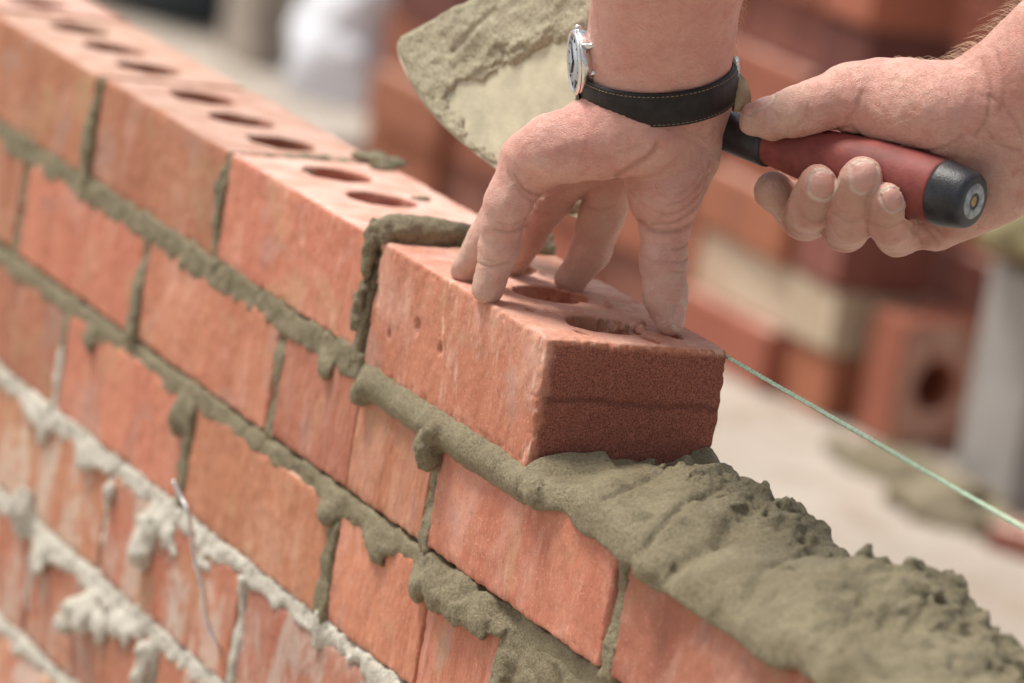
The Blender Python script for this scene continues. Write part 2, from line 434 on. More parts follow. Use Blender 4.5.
# ---- mortar
def seg_noise(P, s): return fbm(P, 22, 3, s)
JX1 = [-220 - 225 * i for i in range(5)]
JX2 = [118 + 225 * 2 - 225 * i for i in range(8)]
JX3 = [5 + 225 * 2 - 225 * i for i in range(8)]
def bead(P, zc, h, p, n_big, n_small, seed, drip=0):
    """squeezed bed joint along x: centre height, half height, how far it stands out of the face"""
    X = np.stack([P[:, 0], P[:, 1] * 0, P[:, 2] * 0], 1)
    X = X + np.stack([fbm(P, 14, 2, seed + 30) * 5, P[:, 1] * 0, P[:, 2] * 0], 1)
    lo = .6 * fbm(X, 70, 3, seed) + .35 * fbm(P, 22, 2, seed + 40)
    hh = h + n_big * lo
    pp = p + n_big * .6 * fbm(X, 35, 3, seed + 4)
    zz = P[:, 2] - zc
    if drip:
        dr = drip * np.maximum(fbm(X, 34, 3, seed + 8) - .08, 0)
        hh = hh + dr * (zz < 0) ; pp = pp + dr * .18
    q = np.sqrt(((P[:, 1] - 7) / np.maximum(7 + pp, 2)) ** 2 + (zz / np.maximum(hh, 3)) ** 2)
    d = (q - 1) * np.minimum(np.maximum(7 + pp, 2), np.maximum(hh, 3))
    if seed != 37:
        rag = 1.6 * fbm(P, 11, 3, seed + 50)
        d = smax(np.abs(zz) - hh * .82 + rag, -(P[:, 1] + pp * .8), 4.5)
    core = box(P, (-5000, 6, zc - 4.6), (5000, 30, zc + 4.6), 0)
    d = np.minimum(d, core)
    return d + n_small * fbm(P, 7, 3, seed + 2)
def perp(P, xc, z0, z1, p, seed, w=5):
    bul = p + 3.2 * fbm(np.stack([P[:, 2] + xc, P[:, 2] * 0, P[:, 2] * 0], 1), 26, 2, seed)
    ww = w + 1.2 * fbm(np.stack([P[:, 2] + xc, P[:, 2] * 0, P[:, 2] * 0], 1), 18, 2, seed + 3)
    return smax(smax(np.abs(P[:, 0] - xc) - ww, -(P[:, 1] + bul), 3), np.maximum(np.maximum(z0 - P[:, 2], P[:, 2] - z1), P[:, 1] - 30), 2) + .9 * fbm(P, 6, 3, seed + 1)
def blob(P, c, r, s=(1, 1, 1), n=1.5, seed=3):
    return (np.linalg.norm((P - np.array(c)) / np.array(s), axis=1) - r) * min(s) + n * fbm(P, 10, 3, seed) + .45 * fbm(P, 3.0, 2, seed + 3)
def bed1(P):
    X = P[:, 0]
    dl = bead(P, -7.5, 12.0, .8, 1.3, 1.0, 31)
    dr = bead(P, -11.5, 12.0, 6.5, 1.3, .45, 37)
    t = np.clip((X + 222) / 14, 0, 1)
    d = dl * (1 - t) + dr * t + 14 * np.clip((X - 2) / 48, 0, 1)
    d = smin(d, blob(P, (-106, -6, -21), 9.5, (.9, .9, 1.25), 1.8), 3)
    d = smin(d, blob(P, (-99, -8, -11), 6, (1, 1, 1), 1.2), 3)
    d = smin(d, blob(P, (-262, -2, -19), 5.5, (1.3, .6, 1.1), 1.6), 4)
    d = smin(d, blob(P, (-205, -5, -17), 5.5, (1, .8, 1.3), 1.5), 3)
    return d
def bed2(P):
    d = bead(P, -83.0, 9.2, .8, 1.3, .9, 51)
    for c, r, s in (((-456, -3, -101), 9, (1, .6, 1.2)), ((-72, -4, -91), 9, (1.5, .7, 1)), ((-98, -3, -97), 6, (1.2, .6, 1.2)), ((-24, -3, -91), 7, (1.9, .6, 1.1)), ((-50, -3, -92), 6, (1.5, .6, 1.1)),
                    ((-160, -2, -93), 6, (1.6, .6, 1)), ((-230, -2, -94), 6, (1.8, .6, .9)), ((-620, -3, -95), 6, (1.4, .6, 1))):
        d = smin(d, blob(P, c, r, s, 1.3), 8)
    gap = blob(P, (2, -6, -78), 11, (1.3, 1.2, .7), 1)
    d = smax(d, -gap, 2)
    d = smax(d, -box(P, (6, -30, -95), (900, 3.5, -66), 0), 2)
    return d
JM = []
def add_sdf(fn, lo, hi, vox, name, m, parent=None, origin=None, band=3.5):
    v, q = extract(fn, lo, hi, vox, band)
    return mkobj(name, v, q, m, parent, origin=origin)
def join_parts(parts):
    vs = []; qs = []; n = 0
    for v, q in parts: vs.append(v); qs.append(q + n); n += len(v)
    return np.concatenate(vs), np.concatenate(qs)
green = [extract(bed1, (-1350, -20, -40), (60, 32, 14), 1.35, 4), extract(bed2, (-1350, -20, -125), (700, 32, -66), 1.5, 4)]
for i, xc in enumerate(JX1):
    p = (1.5, 2.4, 2.8, 1, 1)[i]
    def f(P, xc=xc, i=i, p=p):
        d = perp(P, xc, -4, 63 if i else 70, p, 60 + i, 6.2)
        if i in (0, 1, 2):   # starved lower part leaves a dark slot along the right arris
            d = smax(d, -box(P, (xc + 1.5, -20, 2), (xc + 9, 9, (62, 56, 60)[i]), 0), 2)
        if i == 1: d = smin(d, blob(P, (xc - 4, -1.5, 38), 8, (.85, .5, 2.6), 1.4), 3)
        if i == 2: d = smin(d, blob(P, (xc - 3.5, -1.5, 26), 8, (.85, .5, 3.0), 1.4), 3)
        return d
    green.append(extract(f, (xc - 18, -12, -8), (xc + 18, 32, 78), 1.1, 4))
def tworm(P):      # mortar squeezed out over the top of the last perpend
    y = P[:, 1]
    zc = 69 + 2.0 * np.sin(y / 23)
    q = np.hypot(P[:, 0] + 221 + 2 * np.sin(y / 31), (P[:, 2] - zc) * 1.0) - 8.2 - 1.3 * np.sin(y / 14 + 1)
    d = smax(q, np.maximum(-y - 3, y - 103), 4)
    d = smin(d, box(P, (-225, 2, 40), (-217, 100, 68), 1), 3)
    d = smin(d, blob(P, (-223, -4, 58), 6.5, (.8, .7, 2.4), 1.2), 4)
    d = smin(d, blob(P, (-226, -4, 24), 5.5, (1.0, .7, 2.0), 1.4), 4)
    d = smin(d, blob(P, (-230, 62, 74), 3, (1, 1.3, 1), 1.4), 2)
    return d + 1.0 * fbm(P, 6, 3, 71)
green.append(extract(tworm, (-245, -16, 4), (-200, 112, 88), 1.1, 4))
for c, (jx, z0) in {1: (JX2, -75), 2: (JX3, -150)}.items():
    for i, xc in enumerate(jx):
        if xc < -1000: continue
        def f(P, xc=xc, i=i, z0=z0, c=c):
            d = perp(P, xc, z0 - 3, z0 + 66, (1.2, .6, .9, 1.2)[(i * 3 + c) % 4] if xc < 100 else -.5, 80 + i * 3 + c, 6.8 if xc > -700 else 5.5)
            if c == 2 and xc == 5: d = smin(d, box(P, (0, 1.5, -152), (100, 30, -84), 3) + 2.2 * fbm(P, 16, 3, 77) + 1.6 * np.clip((P[:, 2] + 104 + 5 * vnoise(P / 12, 3)) / 5, 0, 1), 5)
            return d
        green.append(extract(f, (xc - 16, -10, z0 - 8), (xc + (118 if c == 2 and xc == 5 else 16), 32, z0 + 76), 1.25, 4))
v, q = join_parts(green); jo = mkobj('mortar_joint', v, q, M_MORTAR, wall); jo['label'] = 'green-grey fresh mortar joints of the upper courses'
def ow(u, v, y=0):
    r = W(u, v, 1000) - CC; return CC + r * ((y - CC[1]) / r[1])
BL3 = [(ow(150, 525, -3), 10, (1.1, .55, 1.0)), (ow(141, 552, -5), 10, (1.0, .8, 1.2)), (ow(86, 462, -2), 8, (1.5, .5, 1.1)), (ow(112, 492, -2), 7, (1.5, .5, 1.0)), (ow(44, 430, -2), 9, (1.2, .5, 1.3)), (ow(318, 628, -2), 6, (.8, .7, 1.5)),
       (ow(170, 540, -1), 8, (1.6, .4, 1.1)), (ow(205, 566, -1), 7, (1.6, .4, 1.0)), (ow(36, 415, -2), 9, (1.6, .5, .9))]
BL4 = [(ow(82, 612, -5), 13, (1.4, .8, .9)), (ow(64, 624, -7), 7, (1.1, .8, 1.0)), (ow(98, 628, -4), 7, (1.0, .7, 1.3)), (ow(145, 668, -4), 10, (.9, .7, 1.4)), (ow(22, 510, -4), 11, (1.0, .7, 1.5)), (ow(40, 560, -3), 9, (1.4, .6, 1.0)),
       (ow(118, 630, -2), 9, (1.7, .5, 1.0))]
def bed3(P):
    d = bead(P, -156.0, 8.2, 1.0, 1.5, 1.5, 101, 3)
    for c, r, s in BL3: d = smin(d, blob(P, c, r, s, 2.2), 6)
    return d
def bed4(P):
    d = bead(P, -231.5, 9.0, 1.4, 1.5, 1.6, 121, 3)
    for c, r, s in BL4: d = smin(d, blob(P, c, r, s, 2.6), 6)
    return d
def bed5(P): return bead(P, -306, 8, 2, 3, 1.5, 141, 6)
pale = [extract(bed3, (-1350, -24, -215), (100, 32, -138), 1.7, 4), extract(bed4, (-1350, -26, -300), (700, 32, -205), 1.8, 4), extract(bed5, (-1350, -20, -360), (700, 32, -288), 2.2, 4)]
for c, jx in {3: JX2, 4: JX3, 5: JX2}.items():
    for i, xc in enumerate(jx):
        if xc < -1000: continue
        f = lambda P, xc=xc, i=i, z0=-75 * c: perp(P, xc, z0 - 3, z0 + 66, (1.5, -1, .5, 2)[i % 4], 180 + i + 9 * c, 4.8)
        pale.append(extract(f, (xc - 14, -10, -75 * c - 8), (xc + 14, 32, -75 * c + 72), 1.8, 4))
def tail3(P): return perp(P, -670, -152, -84, 1.5, 222, 4.5)
pale.append(extract(tail3, (-690, -10, -158), (-655, 32, -112), 1.5, 4))
v, q = join_parts(pale); po = mkobj('mortar_joint', v, q, M_PALE, wall); po['label'] = 'pale dried mortar joints with lumps and runs on the lower courses'
core = MB()
for c in range(1, 7): core.bx((-1340, 14, -75 * c + 64.2), (670 if c > 1 else -60, 96, -75 * c + 75.6))
for jx, c in ((JX1, 0), (JX2, 1), (JX3, 2), (JX2, 3), (JX3, 4), (JX2, 5)):
    for xc in jx:
        if c == 0 and xc > -221 and xc < -219: core.bx((xc - 4.5, 14, -75 * c + 2), (xc + 3, 99, -75 * c + 60))
        else: core.bx((xc - 5.6, 14, -75 * c - .5), (xc + 5.6, 99, -75 * c + 62.6))
for c in range(1, 7): core.bx((-2300, 2.5, -75 * c + 64.4), (-1338, 99, -75 * c + 75.4))
for c in range(6):
    for k in range(12):
        xc = (-220 if c % 2 == 0 else -107.5) - 225 * k
        if -2290 < xc < -1000: core.bx((xc - 5.4, 2.8, -75 * c - .4), (xc + 5.4, 99, -75 * c + 62.4))
core.build('mortar_core', M_PALE, wall, smooth=False)
# small lumps of mortar lying on the laid bricks
def crumbs(P):
    d = None
    for x, y, z, r in ((-250, 18, 66.5, 4), (-452, 92, 68, 8), (-440, 98, 68, 7), (-430, 90, 66, 5), (-345, 78, 65, 4), (-405, 30, 65, 3.2), (-448, 60, 64.5, 4.5), (-447, 48, 64.5, 4.5), (-449, 36, 64, 4), (-447, 24, 64, 3.6), (-448, 72, 64.5, 4.5)):
        b = blob(P, (x, y, z), r, (1, 1.5, .5), 1.3, 5); d = b if d is None else np.minimum(d, b)
    return d
add_sdf(crumbs, (-500, 0, 55), (-235, 115, 84), 1.3, 'mortar_crumbs', M_MORTAR, wall)

# the brick being laid
nb = brick_mesh(90, .8, True)
nb.name = 'brick'
nb.location = Vector((-216.5, -1.0, -4.0)) / 1000; nb.scale = (1.008, 1.02, 1.068)
# object origin at its own lower corner, so the sanded end keys to local x
tag(nb, 'loose red brick with dark sanded end, pressed onto the mortar by the fingers', 'brick')

# the mortar bed spread for the next bricks
def heap(P):
    x, y, z = P[:, 0], P[:, 1], P[:, 2]
    X2 = np.stack([x, y, y * 0], 1)
    h = np.interp(x, [-70, -45, 20, 60, 110, 150, 185, 225, 260, 300, 360, 450, 600, 720], [-3, -1.5, 4, 7, 9, 4, 2, 17, 21, 8, 5, 8, 8, 3])
    ridge = np.interp(y, [-12, 0, 20, 55, 85, 100, 112], [-.75, -.1, .55, 1.0, .95, .55, -.3])
    h = h * (.35 + .65 * ridge) + ridge * 3.5
    h = h + 5.0 * fbm(X2, 38, 2, 301) + 1.5 * np.abs(fbm(X2, 19, 2, 305)) * 1.6
    # crumbly back half, trowel-smoothed front half
    rough = np.clip((y - 52 + 10 * vnoise(X2 / 30, 9)) / 14, 0, 1); rough = np.maximum(rough, .42 * np.clip((x - 215) / 60, 0, 1))
    clod = fbm(P, 12, 3, 320, .6); h = h + rough * (4.6 * clod - 1.0)
    # two long trowel furrows
    for ox, w, a in ((64, 3.5, 2.8), (118, 3, 3.0), (152, 6, 5.5), (214, 6, 4.5), (292, 8, 3.5), (390, 8, 3)):
        s = (x - ox) + .9 * (y - 30) + 6 * vnoise(X2 / 40, 13)
        h = h - a * np.exp(-(s / w) ** 2) * (1 - rough * .5)
    h = np.where(x < 0, np.minimum(h, -1.2 + 6 * np.clip((x + 3) / 4, 0, 1)), h)
    h = h + np.clip(1 - np.abs(x - 6) / 16, 0, 1) * (5.5 * (y < 40) + 1.5) * np.clip((x - .5) / 3, 0, 1)
    rc = random.Random(12)
    for _ in range(70):
        cx = rc.uniform(-20, 680); cy = rc.uniform(52, 104) if cx < 230 else rc.uniform(20, 104); cr = rc.uniform(1.8, 5.5)
        q = 1 - ((x - cx) ** 2 + (y - cy) ** 2) / (cr * cr); h = h + np.sqrt(np.maximum(q, 0)) * cr * .8
    h = h + .5 * fbm(X2, 4.2, 2, 309) * (.15 + rough)
    d = (z - h) * .72
    yf = 5.5 + 2.4 * fbm(np.stack([x, y * 0, z * .3], 1), 30, 3, 330)
    d = smax(d, -(y + yf) * .9, 7)
    zb = -15 + 2.6 * fbm(np.stack([x, y * 0, y * 0], 1), 26, 3, 340)
    front = smax(d, (zb - z), 3)
    d = np.where(y < 2.0, front, np.maximum(d, -12 - z))
    d = smax(d, (y - 103 - 3 * fbm(np.stack([x, z, z * 0], 1), 18, 3, 350)), 5)
    d = np.maximum(d, np.maximum(-58 - x, x - 690))
    for c, r, s in (((2, 100, 4), 8, (1.5, 1, 1)), ((24, -6, -10), 7, (1.5, .9, 1)), ((30, 96, 6), 7, (1, 1, 1)), ((160, -6, -8), 8, (1.6, .9, 1.1)), ((60, 70, 14), 7, (1, 1, 1))): d = smin(d, blob(P, c, r, s, 1.8), 4)
    lumps = fbm(P, 9, 2, 360)
    return d - .9 * np.clip(rough, 0, 1) * np.maximum(lumps, 0) * 2.0 + .22 * fbm(P, 5, 3, 365)
hb = add_sdf(heap, (-66, -20, -30), (700, 118, 54), 1.15, 'mortar_bed', M_MORTAR, band=7)
tag(hb, 'thick uneven bed of fresh green-grey mortar spread ahead of the loose brick', 'mortar')
def droplets(P):
    d = None; r0 = random.Random(3)
    for i in range(46):
        x = r0.uniform(0, 380); y = r0.uniform(60, 104); z = 12 + r0.uniform(-4, 12); r = r0.uniform(1.5, 4)
        b = blob(P, (x, y, z), r, (1, 1, 1), 1.1, i); d = b if d is None else np.minimum(d, b)
    return d

# tie wire sticking out of the wall
wp = [W(173, 481, 2890), W(181, 497, 2885), W(188, 512, 2882), W(191, 530, 2880), W(193, 550, 2876), W(198, 572, 2872), W(203, 590, 2868), W(205, 610, 2862), W(209, 628, 2858), W(216, 642, 2858), W(222, 652, 2868)]
def smoothpts(p, n=8):
    p = [np.asarray(a) for a in p]; p = [2 * p[0] - p[1]] + p + [2 * p[-1] - p[-2]]; out = []
    for i in range(1, len(p) - 2):
        for t in np.arange(n) / n:
            out.append(.5 * ((2 * p[i]) + (-p[i - 1] + p[i + 1]) * t + (2 * p[i - 1] - 5 * p[i] + 4 * p[i + 1] - p[i + 2]) * t * t + (-p[i - 1] + 3 * p[i] - 3 * p[i + 1] + p[i + 2]) * t ** 3))
    return out + [p[-2]]
def fixy(p, y): 
    r = p - CC; return CC + r * ((y - CC[1]) / r[1])
ys = [-34, -31, -29, -26, -24, -21, -18, -15, -12, -8, 1]
wp = [fixy(p, y) for p, y in zip(wp, ys)]
M_WIRE = plain_mat('galvanised wire', (.62, .62, .62), .32, .9, 90, .15, .1)
m = MB(); m.tube(smoothpts(wp), 1.2, 10)
tag(m.build('wire', M_WIRE, origin=wp[-1]), 'thin bent metal wire sticking out of the pale mortar joint', 'wire')

# mason's line
M_LINE = plain_mat('braided line', (.55, .72, .52), .75, 0, 400, .2, .5, .0005)
xs = np.arange(-1350, 1500, 3.0); m = MB()
for ph in (0, math.pi * 2 / 3, math.pi * 4 / 3):
    m.tube([(x, 104.6 + .62 * math.cos(x / 1.9 + ph), 61 - max(x, -140) * .0098 - (1.5 if x < -140 else 0) + .62 * math.sin(x / 1.9 + ph)) for x in xs], .68, 6)
tag(m.build('string_line', M_LINE, origin=(0, 104, 61)), 'taut pale green braided line stretched along the far top edge of the wall', 'string')

exec_marker = True
# ================================================================ HANDS
def polyd(P, u, v, line):
    """distance in photo pixels to a polyline"""
    best = None
    for (a, b), (c, d) in zip(line[:-1], line[1:]):
        ex, ey = c - a, d - b; t = np.clip(((u - a) * ex + (v - b) * ey) / (ex * ex + ey * ey), 0, 1)
        q = np.hypot(u - a - t * ex, v - b - t * ey); best = q if best is None else np.minimum(best, q)
    return best
def curve(line, n=5):
    p = smoothpts([np.array([a, b, 0.0]) for a, b in line], n); return [(q[0], q[1]) for q in p]
class Nail:
    def __init__(s, c, n, ax, hw, hl):     # centre on the surface, outward normal, axis to the tip, half width, half length
        s.c = np.asarray(c, float); s.n = n / np.linalg.norm(n); ax = ax - s.n * (ax @ s.n); s.ax = ax / np.linalg.norm(ax)
        s.w = np.cross(s.n, s.ax); s.hw = hw; s.hl = hl
    def rho(s, P):
        q = P - s.c; a = (q @ s.w) / s.hw; b = (q @ s.ax) / s.hl; h = q @ s.n
        r = (np.abs(a) ** 2.6 + np.abs(b) ** 2.6) ** (1 / 2.6)
        return np.where(h > -4.5, r, 9.0), b
def limb(name, label, fn0, creases, nails, lo, hi, vox, red, dust, parent):
    creases = [(curve(l), a, w) for l, a, w in creases]
    def cre(P):
        u, v, _ = pix(P); out = 0; amt = 0
        for l, a, w in creases:
            q = polyd(P, u, v, l); e = np.exp(-(q / w) ** 2); out = out + a * e; amt = np.maximum(amt, e * min(1, a / .7))
        return out, amt
    v, q = extract(fn0, lo, hi, vox, 3)
    for it in range(2):
        acc = np.zeros_like(v); cnt = np.zeros(len(v))
        for a, b in ((0, 1), (1, 2), (2, 3), (3, 0)):
            np.add.at(acc, q[:, a], v[q[:, b]]); np.add.at(acc, q[:, b], v[q[:, a]]); np.add.at(cnt, q[:, a], 1); np.add.at(cnt, q[:, b], 1)
        v = v * .55 + .45 * acc / np.maximum(cnt, 1)[:, None]
    e = .6
    gn = np.stack([evalp(fn0, v + np.eye(3)[k] * e) - evalp(fn0, v - np.eye(3)[k] * e) for k in range(3)], 1); gn /= np.maximum(np.linalg.norm(gn, axis=1), 1e-6)[:, None]
    o, _ = cre(v); d = o
    for nl in nails:
        r, b = nl.rho(v)
        d = d + .75 * np.exp(-((r - 1.04) / .11) ** 2) * (b < .7) - .25 * (r < .97) * np.clip((1 - r) * 6, 0, 1)
        d = d - .45 * np.exp(-((r - 1.27) / .14) ** 2) * (b < .6)
    d = d + .42 * fbm(v, 8, 3, 7) + .5 * fbm(v, 20, 2, 17)
    v = v - gn * d[:, None]
    _, ca = cre(v); nl_ = np.zeros(len(v)); rim = np.zeros(len(v))
    for nl in nails:
        r, b = nl.rho(v); nl_ = np.maximum(nl_, np.clip((1.0 - r) * 9, 0, 1)); rim = np.maximum(rim, np.exp(-((r - 1.05) / .10) ** 2) * .95); rim = np.maximum(rim, (r < 1.02) * (b > .78) * .6)
    def field(lst):
        o = np.zeros(len(v))
        for c, r in lst: o = np.maximum(o, np.exp(-(np.linalg.norm(v - np.asarray(c), axis=1) / r) ** 2))
        return o
    o = mkobj(name, v, q, M_SKIN, parent, attrs={'crease': ca, 'nail': nl_, 'nailrim': rim, 'red': field(red), 'dust': field(dust)})
    if label: o['label'] = label
    return o
person = thing('person', 'bricklayer with bare forearms, one hand pressing the loose brick, the other gripping the trowel', 'person', tuple(W(690, -250, 2400)))

# --- hand on the brick
wr = W(656, 82, 2530); fa1 = W(672, -60, 2475); fa2 = W(700, -330, 2330)
T_PK = W(488, 290, 2549); T_RG = W(466, 270, 2594); T_MD = W(510, 266, 2636); T_IX = W(571, 279, 2618); T_TH = W(670, 322, 2538)
PK = [(W(530, 160, 2536), 14), (W(507, 203, 2538), 11.8), (W(502, 225, 2541), 10.2), (W(499, 250, 2545), 10.0), (T_PK, 8.2)]
RG = [(W(548, 156, 2562), 14), (W(510, 196, 2570), 11), (W(485, 240, 2583), 9.6), (T_RG, 8.2)]
MD = [(W(585, 160, 2585), 14), (W(552, 196, 2600), 11.2), (W(525, 238, 2620), 9.8), (T_MD, 8.4)]
IX = [(W(616, 168, 2590), 15), (W(603, 212, 2600), 11.8), (W(590, 252, 2612), 10.6), (T_IX, 8.8)]
THB = [(W(680, 118, 2554), 21), (W(668, 168, 2543), 22.0), (W(666, 194, 2540), 20.0)]
TH = [(W(668, 195, 2543), 14.0), (W(665, 225, 2542), 12.8), (W(664, 262, 2541), 11.9), (W(665, 295, 2539), 11.3), (W(670, 320, 2538), 8.2)]
def lhand(P):
    # forearm: flattened tube
    d = cone(P, fa2, fa1, 48, 41); d = smin(d, cone(P, fa1, wr, 40, 36.5), 14)
    pal = cone(P, W(662, 100, 2532), PK[0][0], 21, 13); 
    pal = smin(pal, cone(P, W(662, 105, 2540), RG[0][0], 21, 14), 8); pal = smin(pal, cone(P, W(662, 105, 2545), MD[0][0], 22, 14), 8); pal = smin(pal, cone(P, W(668, 90, 2545), IX[0][0], 22, 14.5), 8)
    pal = smin(pal, cone(P, W(640, 132, 2517), W(553, 148, 2524), 23, 18.5), 8)        # heel below the little finger
    pal = smin(pal, cone(P, W(690, 105, 2545), W(680, 150, 2545), 20, 21), 6); pal = smin(pal, chain(P, THB, 4), 5)       # ball of the thumb
    d = smin(d, pal, 14)
    best = None
    for ch, k in ((PK, 9), (RG, 6), (MD, 6), (IX, 6), (TH, 3)):
        c = smin(d, chain(P, ch, 3.5), k); best = c if best is None else np.minimum(best, c)
    return best
cr_l = [([(616, 176), (628, 169), (643, 160), (654, 150), (657, 143)], 1.3, 2.6),
        ([(639, 221), (655, 231), (675, 231), (694, 221), (706, 198)], 1.0, 2.6), ([(652, 224), (675, 222), (697, 206), (707, 186)], .55, 1.7), ([(660, 215), (680, 211), (700, 193), (709, 172)], .45, 1.6),
        ([(668, 205), (685, 199), (702, 180), (710, 160)], .4, 1.6), ([(676, 195), (690, 187), (704, 168)], .35, 1.5), ([(630, 190), (645, 205), (668, 216)], .3, 1.6),
        ([(672, 250), (683, 247), (692, 240)], .5, 1.5), ([(672, 262), (683, 262), (691, 254)], .45, 1.4), ([(674, 272), (685, 272)], .4, 1.3), ([(645, 257), (655, 262), (668, 262)], .3, 1.6),
        ([(478, 263), (492, 266), (509, 262)], .55, 1.5), ([(480, 259), (494, 261)], .25, 1.3), ([(494, 229), (510, 232), (527, 226)], .55, 1.8), ([(497, 222), (512, 225), (526, 219)], .3, 1.5),
        ([(515, 176), (525, 190), (541, 196)], .6, 2.2), ([(508, 172), (516, 187), (530, 200), (540, 207)], .4, 1.8),
        ([(596, 104), (630, 118), (662, 124), (700, 119)], .45, 2.4), ([(640, 108), (680, 128), (706, 138)], .3, 2), ([(560, 150), (600, 158), (640, 146)], .25, 4),
        ([(586, 206), (600, 210), (614, 206)], .35, 1.6), ([(668, 128), (690, 140), (708, 150)], .25, 2.2), ([(530, 210), (550, 214)], .3, 1.5)]
nail_th = Nail(T_TH + D(.80, .0, -.55) * 8.6 + D(0, -1, 0) * 3.0, D(.86, -.05, -.5), T_TH - TH[3][0], 5.6, 7.5)
nails_l = [nail_th, Nail(T_PK + D(-.75, 0, .65) * 7.5 + D(0, -1, 0) * 2, D(-.8, 0, .6), T_PK - PK[2][0], 4.6, 6), Nail(T_RG + D(-.85, 0, .5) * 7.5, D(-.85, -.1, .5), T_RG - RG[2][0], 5, 6.5),
           Nail(T_MD + D(-.8, 0, .6) * 7.8, D(-.8, -.2, .6), T_MD - MD[2][0], 5.2, 7), Nail(T_IX + D(-.6, 0, .8) * 8, D(-.6, -.2, .8), T_IX - IX[2][0], 5.2, 7)]
lo = np.min([W(430, 350, 2500), W(760, -340, 2280), W(760, 60, 2660), W(430, 350, 2680)], axis=0) - 20
hi = np.max([W(430, 350, 2500), W(760, -340, 2280), W(760, 60, 2660), W(430, 350, 2680), fa2 + 45], axis=0) + 20
lp = [wr, fa1, fa2, T_PK, T_RG, T_MD, T_IX, T_TH, PK[0][0]]
lo = np.min(lp, axis=0) - 52; hi = np.max(lp, axis=0) + 52
lhand_mesh = limb('hand', 'hand with fingertips and thumb spread on top of the loose brick, watch at its wrist', lhand, cr_l, nails_l, lo, hi, 1.0,
     [(PK[0][0], 20), (W(520, 140, 2515), 14), (W(600, 125, 2505), 30), (W(640, 20, 2480), 60), (T_TH, 14), (W(690, 200, 2530), 20)],
     [(T_PK, 22), (T_RG, 26), (T_MD, 30), (T_IX, 26), (T_TH, 24), (W(590, 220, 2600), 20)], person)

# --- hand on the trowel
H_A = W(972, 201, 2462); H_B = W(716, 128, 2552)          # handle axis: butt end, blade end
hdir = (H_B - H_A) / np.linalg.norm(H_B - H_A); HL = np.linalg.norm(H_B - H_A)
HP = [(0, 12.5), (1.5, 14.3), (8, 15.6), (20, 16.8), (36, 17.2), (60, 17), (85, 15.4), (108, 13.0), (122, 11.2), (140, 9.4), (HL, 9)]
def hrad(t): return np.interp(t, [a for a, b in HP], [b for a, b in HP])
rw = W(1030, 97, 2492); rf = W(1180, -30, 2440)
TI = [(W(885, 106, 2522), 22), (W(850, 97, 2510), 17.0), (W(820, 105, 2508), 13.6), (W(798, 112, 2509), 12.8), (W(772, 118, 2512), 10.8), (W(755, 120, 2514), 8.8)]
F1 = [(W(812, 128, 2582), 14), (W(795, 208, 2588), 11), (W(786, 200, 2560), 10), (W(773, 191, 2543), 10.2)]
F2 = [(W(845, 138, 2574), 14), (W(806, 217, 2565), 12), (W(813, 206, 2515), 12.0), (W(820, 187, 2496), 11.6)]
F3 = [(W(880, 150, 2562), 14), (W(846, 228, 2548), 12), (W(853, 217, 2500), 12.8), (W(861, 179, 2475), 11.4)]
F4 = [(W(915, 172, 2548), 14), (W(897, 234, 2532), 11.5), (W(890, 224, 2492), 11.0), (W(889, 201, 2472), 9.8)]
def rhand(P):
    d = cone(P, rf, rw, 47, 37)
    pal = cone(P, rw, F1[0][0], 26, 15); pal = smin(pal, cone(P, rw, F2[0][0], 26, 14), 8); pal = smin(pal, cone(P, rw, F3[0][0], 26, 14), 8)
    pal = smin(pal, cone(P, W(1010, 150, 2500), F4[0][0], 25, 15), 8)
    pal = smin(pal, cone(P, W(1000, 185, 2505), W(935, 222, 2522), 20, 15), 8)       # heel of the hand behind the butt
    pal = smin(pal, cone(P, W(950, 112, 2490), W(885, 104, 2512), 26, 23.5), 9)       # ball of the thumb
    d = smin(d, pal, 12)
    # groove pressed by the handle
    t = (P - H_A) @ hdir; rad = np.linalg.norm(P - H_A - t[:, None] * hdir, axis=1) - hrad(np.clip(t, 0, HL))
    hole = np.maximum(rad, -t - 3) - .15
    best = None
    for ch, k in ((F1, 5), (F2, 5), (F3, 5), (F4, 9), (TI, 8)):
        c = smin(d, chain(P, ch, 3.0), k); best = c if best is None else np.minimum(best, c)
    return smax(best, -hole, 1.2)
cr_r = [([(838, 129), (852, 127), (862, 138), (878, 148), (905, 151), (930, 152)], .7, 2.0), ([(930, 152), (948, 146), (962, 136)], .5, 2), ([(846, 122), (856, 108), (862, 92)], .35, 2.6),
        ([(795, 128), (805, 118), (808, 104)], .25, 2), ([(768, 108), (775, 112), (778, 120)], .25, 1.8),
        ([(982, 60), (990, 90), (985, 120), (975, 135)], .5, 2.6), ([(996, 50), (1004, 85), (1000, 110)], .4, 2.4), ([(990, 96), (1008, 112), (1022, 135)], .4, 2.2), ([(985, 130), (1000, 145), (1020, 150)], .35, 2.4),
        ([(905, 221), (915, 232), (922, 243)], .5, 1.8), ([(918, 222), (928, 232), (938, 243)], .45, 1.8), ([(932, 225), (944, 236)], .35, 1.8),
        ([(800, 214), (815, 222), (830, 218)], .3, 2), ([(833, 212), (850, 222), (868, 214)], .3, 2.0), ([(872, 222), (886, 228), (902, 222)], .3, 2)]
def fn_nail(F, u, v, w, l, dirn=D(.0, -.15, -1)):
    tip = F[3][0]; return Nail(tip + dirn * (F[3][1] - .3), dirn, F[3][0] - F[2][0], w, l)
